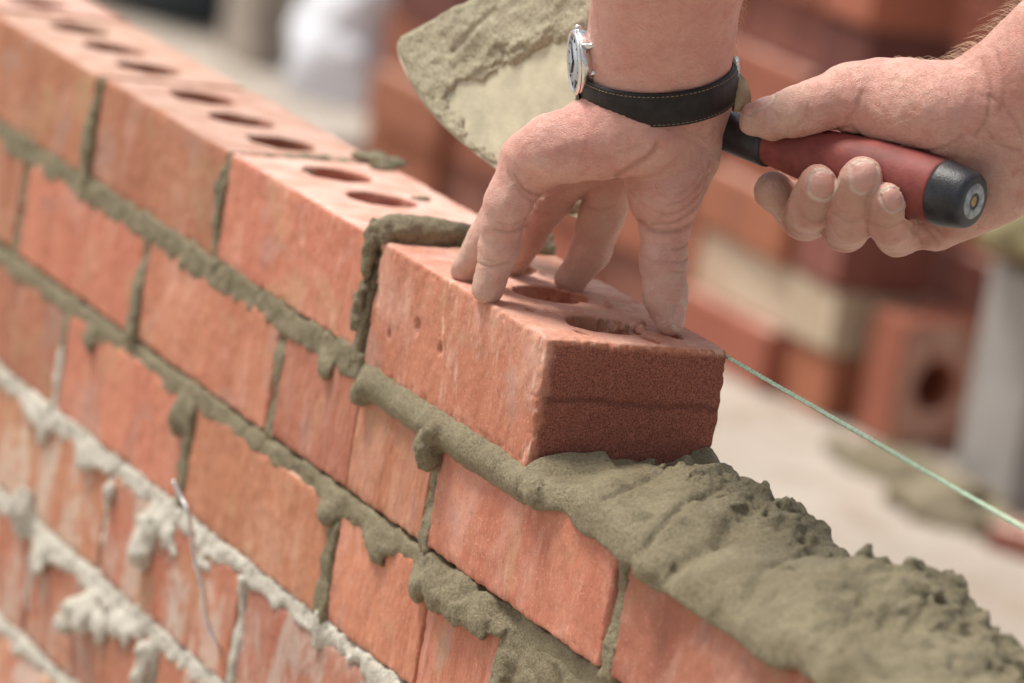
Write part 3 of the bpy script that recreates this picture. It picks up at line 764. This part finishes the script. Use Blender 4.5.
nails_r = [fn_nail(F2, 0, 0, 6.2, 7.4, D(.05, -.12, -1)), fn_nail(F3, 0, 0, 6.7, 8.2, D(.1, -.12, -1)), fn_nail(F4, 0, 0, 5.0, 6.2, D(.12, -.1, -1)),
           Nail(TI[5][0] + D(.1, -.84, -.45) * 8.6 - D(1, 0, 0) * 1.0, D(.22, -.84, -.45), TI[5][0] - TI[3][0], 6.0, 7.5), Nail(F1[3][0] + D(-.4, .3, .8) * 8, D(-.4, .3, .8), F1[3][0] - F1[2][0], 5.5, 6)]
rp = [rw, rf, F1[3][0], F1[1][0], F4[3][0], TI[4][0], F3[1][0], H_A]
lo = np.min(rp, axis=0) - 50; hi = np.max(rp, axis=0) + 50
rhand_mesh = limb('hand', 'hand gripping the red trowel handle, fingertips and nails showing below it', rhand, cr_r, nails_r, lo, hi, 1.0,
     [(F2[3][0], 16), (F3[3][0], 16), (F4[3][0], 16), (F4[2][0], 16), (W(1000, 80, 2465), 34), (W(860, 100, 2495), 16)],
     [(F1[3][0], 26), (F2[3][0], 17), (F3[3][0], 15), (F4[3][0], 14), (TI[5][0], 20)], person)
# hairs on the forearm by the trowel
M_HAIR = plain_mat('fair hair', (.62, .45, .30), .6, 0, 80, .2, 0)
r0 = random.Random(8); m = MB()
for i in range(330):
    t = r0.uniform(-.5, .35); c = rw + (rf - rw) * t; ang = r0.gauss(0, .75)
    ax = (rf - rw) / np.linalg.norm(rf - rw); up = D(-.35, -.9, .0); up = up - ax * (up @ ax); up /= np.linalg.norm(up); sd = np.cross(ax, up)
    n = math.cos(ang) * up + math.sin(ang) * sd
    # walk out to the skin
    ts = np.arange(15, 60, .5); P = c + ts[:, None] * n; dd = rhand(P); k = np.argmax(dd > .3); p0 = P[k]
    L = r0.uniform(5, 14); lean = -ax * r0.uniform(.6, 1.3) + sd * r0.uniform(-.6, .6)
    m.tube([p0 - n * .6, p0 + n * L * .35 + lean * L * .25, p0 + n * L * .5 + lean * L * .75], [.08, .06, .03], 4, caps=False)
hr = m.build('hair', M_HAIR, person)
m = MB()
for i in range(120):
    t = r0.uniform(.1, 1.0); c = wr + (fa1 - wr) * t * 1.3; ax = (fa1 - wr) / np.linalg.norm(fa1 - wr)
    right = D(1, 0, 0); n = right + RC[2] * r0.uniform(-.5, .5); n = n - ax * (n @ ax); n /= np.linalg.norm(n)
    ts = np.arange(15, 60, .5); P = c + ts[:, None] * n; dd = lhand(P); k = np.argmax(dd > .3); p0 = P[k]; L = r0.uniform(2.5, 6); lean = -ax * r0.uniform(.6, 1.2)
    m.tube([p0 - n * .5, p0 + n * L * .35 + lean * L * .3, p0 + n * L * .45 + lean * L * .75], [.07, .06, .03], 4, caps=False)
m.build('hair', M_HAIR, person)

# ================================================================ WATCH
WC = W(656, 80, 2529); wax = D(-.055, -.92, -.42)
M_LEATH = plain_mat('black leather', (.010, .009, .009), .33, 0, 160, .6, .7, .0008, .35)
M_LEATHIN = plain_mat('tan leather lining', (.30, .22, .13), .75, 0, 130, .3, .5, .0005)
M_STEEL = plain_mat('polished steel', (.72, .71, .69), .22, 1, 100, .1, .1)
M_GOLD = plain_mat('worn gold plating', (.62, .48, .30), .34, 1, 200, .2, .2)
e1 = D(1, 0, 0); e1 = e1 - wax * (e1 @ wax); e1 /= np.linalg.norm(e1); e2 = np.cross(wax, e1)
if (RC @ e2)[2] > 0: e2 = -e2                   # e2 toward the camera side
watch = thing('wristwatch', 'steel wristwatch on a black leather strap, pale round dial', 'watch', tuple(WC))
def wristf(P): return smin(cone(P, fa1, wr, 40, 36.5), cone(P, wr, W(657, 125, 2535), 36.0, 35.0), 10)
def surf(ang, dz):
    n = math.cos(ang) * e1 + math.sin(ang) * e2; ts = np.arange(20, 70, .25); P = WC + wax * dz + ts[:, None] * n
    dd = wristf(P); return float(ts[np.argmax(dd > .0)]) + .4, n
def strap_band(a0, a1, hw, thick, gap, m_, name, n=90, hwf=None):
    mb = MB(); prof = []
    for k in range(n + 1):
        a = a0 + (a1 - a0) * k / n
        zs = [-1, -.82, 0, .82, 1]; w = hw if hwf is None else hwf(k / n)
        r0_ = max(surf(a, z * w)[0] for z in (-1, 0, 1)); _, nn = surf(a, 0)
        ring = []
        for z, th in ((-1, .1), (-.92, .75), (-.80, .62), (-.6, 1), (.6, 1), (.80, .62), (.92, .75), (1, .1)): ring.append(WC + wax * z * w + nn * (r0_ + gap + thick * th))
        for z in (1, -1): ring.append(WC + wax * z * w + nn * (r0_ + gap - .2))
        prof.append(ring)
    k = len(prof[0]); v = [p for r in prof for p in r]; f = []
    for i in range(n):
        for j in range(k): f.append((i * k + j, i * k + (j + 1) % k, (i + 1) * k + (j + 1) % k, (i + 1) * k + j))
    f += [tuple(range(k)), tuple(n * k + j for j in range(k))[::-1]]
    mb.add(v, f); return mb.build(name, m_, watch, origin=WC)
def smooth_surf():
    pass
A0 = math.pi - .30; A1 = -math.pi + .55 + math.pi * 0
strap = strap_band(R(172), R(2), 9.3, 2.3, .3, M_LEATH, 'strap')
strap2 = strap_band(R(2), R(-150), 8.6, 2.0, .3, M_LEATH, 'strap')
keeper = strap_band(R(168), R(160), 9.6, 3.2, .3, M_LEATH, 'strap_loop', 8)
# stitches along the strap
mb = MB()
for a in np.arange(12, 158, 3.2):
    for z in (-7.6, 7.6):
        r1, n1 = surf(R(a), z); r2, n2 = surf(R(a + 1.9), z); r = max(surf(R(a), q)[0] for q in (-8, 0, 8)) + 2.3
        mb.tube([WC + wax * z + n1 * (r - .1), WC + wax * z + n2 * (r - .1)], .2, 6)
mb.build('stitching', M_LEATHIN, strap)
# case
cc = W(581, 62, 2521); cn = D(-.98, .06, -.17)
def disc(prof, name, m_, par=watch): return lathe(prof, cc, cc + cn, 56).build(name, m_, par, origin=WC)
case = disc([(-6, 11.5), (-5, 14.5), (-2, 16.6), (1.2, 17.2), (2.8, 17.0), (3.4, 15.8), (3.3, 14.2)], 'case', M_STEEL)
case.data.polygons.foreach_set('use_smooth', np.ones(len(case.data.polygons), bool))
bez = disc([(2.6, 17.0), (3.6, 17.0), (4.4, 16.0), (4.5, 15.0), (3.4, 14.8)], 'bezel', M_STEEL)
M_DIAL = plain_mat('pale blue dial', (.42, .50, .56), .3, .1, 60, .05, 0)
dial = disc([(3.35, .01), (3.36, 15.0), (3.7, 15.0), (3.75, .01)], 'dial', M_DIAL)
du = np.cross(cn, D(0, -1, 0)); du /= np.linalg.norm(du); dv = np.cross(du, cn)
M_BLK = plain_mat('black enamel', (.01, .01, .012), .4, 0, 50, .1, 0)
mb = MB()
for k in range(12):
    a = k * math.pi / 6; d_ = math.cos(a) * dv + math.sin(a) * du; mb.tube([cc + cn * 3.95 + d_ * 11.3, cc + cn * 3.95 + d_ * 13.2], .3, 5)
mb.build('hour_mark', M_BLK, dial)
for ang, L, r in ((2.2, 8, .55), (.2, 11, .4)):
    d_ = math.cos(ang) * dv + math.sin(ang) * du; mb = MB(); mb.tube([cc + cn * 4.2 - d_ * 1.5, cc + cn * 4.2 + d_ * L], r, 6); mb.build('hand', M_BLK, dial)
crown = MB(); crown.tube([cc + dv * 15.5 + cn * .5, cc + dv * 19 + cn * .5], 1.9, 14); crown.build('crown', M_STEEL, watch)
for s in (-1, 1):       # lugs reach round to the strap
    mb = MB(); side = -D(0, 0, 1) if s < 0 else D(0, 0, 1); side = side - cn * (side @ cn); side /= np.linalg.norm(side)
    for o in (-7.5, 7.5): mb.tube([cc + wax * o + side * 12, cc + wax * o + side * 16.5 - cn * 2, cc + wax * o + side * 18.5 - cn * 5], [2.0, 1.7, 1.3], 10)
    mb.build('lug', M_STEEL, watch)
# buckle and loose strap end
rb, nbk = surf(R(4), 0)
bk = WC + nbk * (rb + 2.2)
mb = MB(); tb = np.cross(wax, nbk)
mb.tube([bk + wax * 9 - tb * 4, bk + wax * 9 + tb * 5, bk - wax * 9 + tb * 5, bk - wax * 9 - tb * 4, bk + wax * 9 - tb * 4], 1.2, 8); mb.tube([bk - tb * 4, bk + nbk * 1.2 + tb * 5], .8, 8)
mb.build('buckle', M_STEEL, watch)
ln = smoothpts([W(726, 74, 2524), W(735, 80, 2520), W(741, 92, 2518), W(742, 104, 2518), W(739, 111, 2518)], 6)
mb = MB(); mbi = MB(); wv = D(.80, -.2, .55)
for (mm, o0, o1) in ((mb, 0, 1.3), (mbi, -1.0, 0)):
    v = []; n = len(ln)
    for i, p in enumerate(ln):
        t = ln[min(i + 1, n - 1)] - ln[max(i - 1, 0)]; t /= np.linalg.norm(t); nn = np.cross(t, wv); nn /= np.linalg.norm(nn)
        if (RC @ nn)[2] < 0: nn = -nn
        w = 5.2 * (1 if i < n * .7 else math.sqrt(max(.05, 1 - ((i - n * .7) / (n * .32)) ** 2)))
        v += [p + wv * w + nn * o0, p - wv * w + nn * o0, p - wv * w + nn * o1, p + wv * w + nn * o1]
    f = []
    for i in range(n - 1):
        for j in range(4): f.append((i * 4 + j, i * 4 + (j + 1) % 4, (i + 1) * 4 + (j + 1) % 4, (i + 1) * 4 + j))
    f += [(3, 2, 1, 0), tuple((n - 1) * 4 + j for j in range(4))]; mm.add(v, f)
te = mb.build('strap_end', M_LEATH, watch); mbi.build('lining', M_LEATHIN, te)

# ================================================================ TROWEL
trowel = thing('trowel', 'bricklaying trowel with a red rubber handle and a mortar-caked blade', 'trowel', tuple(H_A))
M_RED = plain_mat('red rubber grip', (.225, .052, .043), .62, 0, 55, .25, .35, .0006, .4)
M_BLKR = plain_mat('black rubber', (.022, .024, .030), .42, 0, 120, .5, .4, .0006)
M_TSTEEL = plain_mat('dull steel with cement film', (.56, .51, .36), .62, .1, 45, .18, .4, .0006)
M_GREYR = plain_mat('scuffed grey plastic', (.30, .33, .34), .6, 0, 200, .4, .4)
M_BRASS = plain_mat('brass tang', (.42, .30, .14), .4, .8, 200, .4, .4)
def hp(t0, t1, n=14, off=0): return [(t, hrad(t) + off) for t in np.linspace(t0, t1, n)]
lathe([(18, 10), (18, 15.6), (18.8, 16.4)] + hp(20, HL - 36, 24) + [(HL - 35.4, 11.2), (HL - 35, 9)], H_A, H_B, 48).build('grip', M_RED, trowel)
lathe([(HL - 36, 9), (HL - 35.2, 12.3), (HL - 33, 12.6), (HL - 18, 11.4), (HL - 4, 10.4), (HL, 10.1), (HL + 8, 9.6), (HL + 20, 8.6), (HL + 24, 7.8), (HL + 25, 5)], H_A, H_B, 40).build('ferrule', M_BLKR, trowel)
cap = lathe([(-1.2, 8.2), (-1.1, 12.0), (-.4, 13.4), (1.2, 14.5), (5, 15.4), (11, 16.4), (16.5, 17.0), (18, 16.9), (18.2, 14)], H_A, H_B, 48).build('end_cap', M_BLKR, trowel)
lathe([(-.6, 4.2), (-1.7, 4.6), (-2.0, 6.2), (-1.9, 8.4), (-1.0, 9.4), (-.5, 9.4)], H_A, H_B, 40).build('washer', M_GREYR, cap)
lathe([(-1.4, .1), (-1.5, 2.0), (-.9, 3.0), (.6, 4.2)], H_A, H_B, 20).build('tang_end', M_BRASS, cap)
# shank and blade
def BP(u, v): return 2706 - .36 * (u - 402) - .16 * (v - 42)
heel = W(676, 98, BP(676, 98))
sh = smoothpts([H_B + hdir * 22, H_B + hdir * 36, heel + (H_B - heel) * .35 + D(0, -.2, 1) * 6, heel, W(640, 92, BP(640, 92) - 3)], 6)
mb = MB(); mb.tube(sh, list(np.linspace(6.2, 4.2, len(sh))), 14); mb.build('shank', M_TSTEEL, trowel)
out = [(402, 37), (398, 46), (400, 58), (406, 72), (417, 93), (436, 118), (460, 141), (495, 168), (535, 194), (571, 216), (598, 216), (628, 186), (655, 146), (676, 104), (684, 92),
       (676, 66), (660, 20), (640, -20), (612, -58), (580, -68), (545, -52), (505, -24), (470, 1), (432, 21)]
out = [(a[0], a[1]) for a in smoothpts([np.array([a, b, 0.]) for a, b in out + out[:1]], 4)][:-1]
bn = np.cross(W(500, 100, BP(500, 100)) - W(420, 60, BP(420, 60)), W(500, 160, BP(500, 160)) - W(420, 60, BP(420, 60))); bn /= np.linalg.norm(bn)
if (RC @ bn)[2] > 0: bn = -bn                       # toward the camera side
v = [W(u, w, BP(u, w)) for u, w in out]; n = len(v)
mb = MB(); mb.add([p + bn * .9 for p in v] + [p - bn * .9 for p in v], [tuple(range(n)), tuple(range(n, 2 * n))[::-1]] + [(i, i + n, (i + 1) % n + n, (i + 1) % n) for i in range(n)])
blade = mb.build('blade', M_TSTEEL, trowel, smooth=False)
# mortar caked on the blade: plane coordinates
Bo = W(500, 80, BP(500, 80)); bu = D(1, 0, 0); bu = bu - bn * (bu @ bn); bu /= np.linalg.norm(bu); bv = np.cross(bn, bu)
if (RC @ bv)[1] < 0: bv = -bv
def poly_sd(px, py, poly):
    d = None; ins = np.zeros(len(px), bool)
    for i in range(len(poly)):
        (x0, y0), (x1, y1) = poly[i - 1], poly[i]; ex, ey = x1 - x0, y1 - y0
        t = np.clip(((px - x0) * ex + (py - y0) * ey) / (ex * ex + ey * ey + 1e-9), 0, 1); q = np.hypot(px - x0 - t * ex, py - y0 - t * ey); d = q if d is None else np.minimum(d, q)
        c = ((y0 > py) != (y1 > py)); xx = (x1 - x0) * (py - y0) / (y1 - y0 + 1e-9) + x0; ins ^= c & (px < xx)
    return np.where(ins, -d, d)
def l2(u, w): q = W(u, w, BP(u, w)) - Bo; return (q @ bu, q @ bv)
OUT2 = [l2(*p) for p in out[::2]]
BARE = [l2(*p) for p in ((452, 96), (468, 86), (490, 78), (520, 58), (548, 46), (580, 40), (610, 30), (640, 60), (620, 110), (560, 150), (512, 172), (492, 152), (474, 132), (458, 112))]
def caked(P):
    q = P - Bo; x = q @ bu; y = q @ bv; z = q @ bn
    X = np.stack([x, y, z * 0], 1)
    o = poly_sd(x, y, OUT2) ; b = poly_sd(x, y, BARE) + 6.5 * fbm(X, 15, 4, 410, .6)
    t = .5 + 2.4 * np.clip(b / 8, 0, 1) + 1.0 * fbm(X, 18, 3, 401) * np.clip(b / 10, .15, 1) + .6 * fbm(X, 5, 2, 405)
    t = t + 1.4 * np.clip((x + y * -1.6 - 6) / 30, 0, 1) * np.clip(b / 8, 0, 1)
    u1, u2 = l2(455, 52); v1, v2 = l2(498, 12)
    s = polyline2(x, y, ((u1, u2), (v1, v2))); t = t - 1.5 * np.exp(-(s / 2.0) ** 2)
    u1, u2 = l2(448, 92); v1, v2 = l2(500, 66); s = polyline2(x, y, ((u1, u2), (v1, v2), l2(548, 36))); t = t + 2.0 * np.exp(-((s - 2) / 3.4) ** 2)
    d = smax((z - t) * .8, -z + .5, .5); d = smax(d, o + 1.2 + 1.2 * fbm(X, 9, 2, 420), 2)
    return smax(d, -(b - .2), 1.5)
def polyline2(x, y, l):
    best = None
    for (a, b), (c, d) in zip(l[:-1], l[1:]):
        ex, ey = c - a, d - b; t = np.clip(((x - a) * ex + (y - b) * ey) / (ex * ex + ey * ey), 0, 1); q = np.hypot(x - a - t * ex, y - b - t * ey); best = q if best is None else np.minimum(best, q)
    return best
lo = np.min(v, axis=0) - 14; hi = np.max(v, axis=0) + 14
M_CAKE = mortar_mat('drying mortar', (.40, .355, .24), (.52, .465, .33))
ck = add_sdf(caked, lo, hi, 1.0, 'mortar_crust', M_CAKE, trowel, band=5)
ck['label'] = 'rough greenish mortar crust around a bare cream patch of the blade'

# ================================================================ BACKGROUND
GZ = -450
M_GROUND, nt, b = mat('pale concrete'); g = N(nt); p = g.n('ShaderNodeTexCoord').outputs['Object']
n1 = g.noise(p, 2.2, 6, .6); n2 = g.noise(p, 7, 5, .65)
c = g.mix(g.ramp(n1, .35, .65), (.50, .44, .375), (.39, .33, .27)); c = g.mix(g.math('MULTIPLY', g.ramp(n2, .52, .66), .55), c, (.34, .25, .18)); c = g.mix(g.math('MULTIPLY', g.ramp(g.noise(p, 14, 4, .7), .52, .66), .5), c, (.3, .26, .2))
g.link(c, b.inputs['Base Color']); b.inputs['Roughness'].default_value = .9; g.link(g.bump(g.noise(p, 90, 5, .7), .5, .01), b.inputs['Normal'])
S = 90000
gr = mkobj('ground', [(-S, -S, GZ), (S, -S, GZ), (S, S, GZ), (-S, S, GZ)], [(0, 1, 2, 3)], M_GROUND, smooth=False); gr['kind'] = 'structure'
def onz(u, v, z):
    r = W(u, v, 1000) - CC; return CC + r * ((z - CC[2]) / r[2])
# stored bricks: individuals sharing two coarse meshes
bv_, bq_ = extract(brick_sdf(5), (-5, -5, -5), (220, 108, 72), 3.6, 4)
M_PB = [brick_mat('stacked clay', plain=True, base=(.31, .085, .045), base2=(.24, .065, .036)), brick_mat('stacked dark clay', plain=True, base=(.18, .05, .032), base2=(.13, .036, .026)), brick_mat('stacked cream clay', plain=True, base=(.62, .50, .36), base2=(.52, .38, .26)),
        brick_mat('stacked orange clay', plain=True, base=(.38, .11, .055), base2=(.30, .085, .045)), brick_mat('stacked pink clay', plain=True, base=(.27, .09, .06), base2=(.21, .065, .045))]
bmesh0 = None
def stored(x, y, z, rot, mi, label, group, tilt=0):
    global bmesh0
    if bmesh0 is None: o = mkobj('brick', bv_, bq_, M_PB[0]); bmesh0 = o
    else: o = bmesh0.copy(); COL.objects.link(o)
    o.location = Vector((x, y, z)) / 1000; o.rotation_euler = rot
    if mi: o.material_slots[0].link = 'OBJECT'; o.material_slots[0].material = M_PB[mi]
    tag(o, label, 'brick', group); return o
rs = random.Random(21)
LAB = 'blurred red brick in the big stack behind the wall'
# main stack: courses of stretchers with the long side facing the wall
X0, Y0, NL = -3225, 1330, 9
for l in range(NL):
    z = GZ + l * 66.5
    nx = 6
    for i in range(nx):
        x = X0 + i * 218 + (0 if l % 2 == 0 else 26) + rs.uniform(-8, 8); y = Y0 + rs.uniform(-14, 14)
        if i == 5: x = X0 + 5 * 218 + 2
        mi = rs.choice([0, 0, 3, 4, 1, 3, 0])
        lab = LAB; grp = 'red bricks in the big blurred stack'
        ctr = np.array([x + 107, y, z + 32]); uu, vv, _ = pix(ctr)
        if (l, i) in ((1, 5), (1, 4)): mi = 2
        elif mi == 2: mi = 0
        o = stored(x, y, z, (0, 0, R(rs.uniform(-1.5, 1.5))), mi, lab, grp)
        if i == 5: o.scale = (.46, 1, 1)
        if mi == 2: o['label'] = 'cream brick among the red ones in the stack behind the wall'; o['group'] = 'cream bricks in the big blurred stack'
        elif mi == 1: o['label'] = 'dark red-brown brick in the big stack behind the wall'; o['group'] = 'dark bricks in the big blurred stack'
        if l in (3, NL - 1):
            pass
# second stack behind, filling the space between the hands
for l in range(12):
    for i in range(8):
        x = -3080 + i * 218 + (0 if l % 2 == 0 else 109) + rs.uniform(-6, 6); y = 1640 + rs.uniform(-10, 10); mi = rs.choice([0, 3, 4, 0, 3, 1] if l > 6 else [1, 0, 1, 4])
        stored(x, y, GZ + l * 66.5, (0, 0, R(rs.uniform(-1, 1))), mi, 'red brick in the tall stack farther behind the wall', 'red bricks in the tall rear stack')
# bricks standing on edge in front, holes showing
for i, (x, y, mi) in enumerate(((-2010, 1366, 3), (-2012, 1646, 1))):
    o = stored(x, y, GZ, (0, 0, 0), mi, '', None); o.rotation_euler = (R(90), 0, R(90)); o.scale = (1.05, 1.25, 1.15)
    o['label'] = ('red-brown brick on edge showing its dark hole, beside the pale grey block', 'dark brick on edge half hidden behind the grey block')[i]
# grey block
M_CONC = plain_mat('grey concrete block', (.34, .32, .30), .9, 0, 12, .12, .4, .003)
mb = MB(); bx0 = onz(950, 484, GZ); mb.bx((bx0[0], bx0[1], GZ), (bx0[0] + 110, bx0[1] + 440, GZ + 225))
tag(mb.build('concrete_block', M_CONC, smooth=False, origin=bx0, bevel=5), 'smooth pale grey concrete block standing beside the brick with the dark hole', 'concrete block')
M_OCH = mortar_mat('ochre sand mortar', (.30, .25, .13), (.42, .36, .20))
def lump(name, c, r, s, m_, label, cat, n=10, vox=6, kind=None):
    c = np.asarray(c, float); s = np.asarray(s, float)
    f = lambda P: np.maximum(np.linalg.norm((P - c) / s, axis=1) * s.min() - r + n * fbm(P, r * .6, 3, 5), c[2] - P[:, 2] - r * .3)
    v, q = extract(f, c - s * r / s.min() * 1.0 - 2.2 * n - 12, c + s * r / s.min() + 2.2 * n + 12, vox, n * 2 + 5)
    o = mkobj(name, v, q, m_, origin=c); tag(o, label, cat); return o
lump('mortar_lump', (bx0[0] + 50, bx0[1] + 75, GZ + 262), 66, (1.2, 1.9, 1.1), M_OCH, 'ochre-green heap of mortar lying on the grey concrete block', 'mortar')
M_DROP = mortar_mat('dropped mortar', (.26, .22, .14), (.34, .29, .2))
for (u, w_, r, s) in ((900, 478, 24, (2.6, 1.6, 1)), (948, 515, 34, (2.4, 1.5, 1)), (868, 466, 18, (2.5, 1.6, 1))):
    q = onz(u, w_, GZ); lump('mortar_lump', (q[0], q[1], GZ), r, s, M_DROP, {900: 'middle one of three dull green mortar droppings on the pale ground behind the line', 948: 'biggest dull green mortar dropping on the pale ground behind the line', 868: 'smallest dull green mortar dropping on the pale ground, nearest the stack'}[u], 'mortar')
q = onz(985, 548, GZ); o = stored(q[0], q[1], GZ - 30, (0, 0, R(30)), 4, 'small chunk of brick half buried in the pale ground below the line', None); o.scale = (.42, .6, .8)
# white plastic sack, dark tub and a post beyond the far end of the wall
M_PLAS = plain_mat('white plastic', (.85, .87, .92), .4, 0, 30, .06, .6, .01)
c0 = onz(352, 150, GZ)
lump('plastic_sack', (c0[0], c0[1], c0[2] + 90), 95, (1.0, 1.0, 1.9), M_PLAS, 'white crumpled plastic sack standing on the pale ground, left of the brick stack', 'sack', 16, 8)
c1 = onz(262, 62, GZ)
M_BRN = plain_mat('weathered timber', (.34, .29, .24), .9, 0, 20, .2, .4)
mb = MB(); mb.bx((c1[0] - 60, c1[1] - 45, GZ), (c1[0] + 60, c1[1] + 45, GZ + 480)); tag(mb.build('timber_post', M_BRN, smooth=False, origin=c1, bevel=6), 'grey-brown timber post standing behind the white sack', 'post')
c2 = onz(205, 12, GZ)
M_DARK = plain_mat('dark rubber', (.05, .065, .08), .6, 0, 20, .2, .2)
lathe([(0, 150), (10, 190), (300, 230), (306, 240), (320, 240), (318, 222), (20, 175)], (c2[0], c2[1], GZ), (c2[0], c2[1], GZ + 1), 36).build('bucket', M_DARK, origin=c2)
tag(bpy.data.objects['bucket'], 'dark blue-black rubber bucket on the ground far behind the wall', 'bucket')

# ================================================================ LIGHT, CAMERA
w = bpy.data.worlds.new('World'); scene.world = w; w.use_nodes = True; nt = w.node_tree
bg = nt.nodes['Background']; sky = nt.nodes.new('ShaderNodeTexSky'); sky.sky_type = 'NISHITA'; sky.sun_disc = False
SE, SA = 64, 222     # sun elevation, and the compass angle of its source measured from +x toward +y
sky.sun_elevation = R(SE); sky.sun_rotation = R(90 - SA); sky.air_density = 1.0; sky.dust_density = 3.5; sky.ozone_density = 1.0
hs = nt.nodes.new('ShaderNodeHueSaturation'); hs.inputs['Saturation'].default_value = .35
nt.links.new(sky.outputs[0], hs.inputs['Color']); nt.links.new(hs.outputs[0], bg.inputs[0]); bg.inputs[1].default_value = .095
sd = bpy.data.lights.new('sun', 'SUN'); sd.energy = 2.3; sd.angle = R(16); sd.color = (1, .94, .86)
so = bpy.data.objects.new('sun', sd); COL.objects.link(so)
dv_ = Vector((math.cos(R(SA)) * math.cos(R(SE)), math.sin(R(SA)) * math.cos(R(SE)), math.sin(R(SE))))
so.rotation_euler = dv_.to_track_quat('Z', 'Y').to_euler()
so.location = (0, 0, 3)

cd = bpy.data.cameras.new('camera'); cam = bpy.data.objects.new('camera', cd); COL.objects.link(cam); scene.camera = cam
cd.sensor_width = 36; cd.lens = FF / 1024 * 36; cd.clip_start = .05; cd.clip_end = 500
rot = Matrix([[RC[0][0], -RC[1][0], -RC[2][0]], [RC[0][1], -RC[1][1], -RC[2][1]], [RC[0][2], -RC[1][2], -RC[2][2]]])
cam.matrix_world = Matrix.Translation(Vector(CC) / 1000) @ rot.to_4x4()
cd.dof.use_dof = True; cd.dof.focus_distance = 2.50; cd.dof.aperture_fstop = 6.0; cd.dof.aperture_blades = 9
scene.view_settings.view_transform = 'Standard'; scene.view_settings.look = 'None'; scene.view_settings.exposure = .66; scene.view_settings.gamma = 1
scene.view_settings.use_curve_mapping = False
scene.render.resolution_x = 1024; scene.render.resolution_y = 683
scene.cycles.use_denoising = True
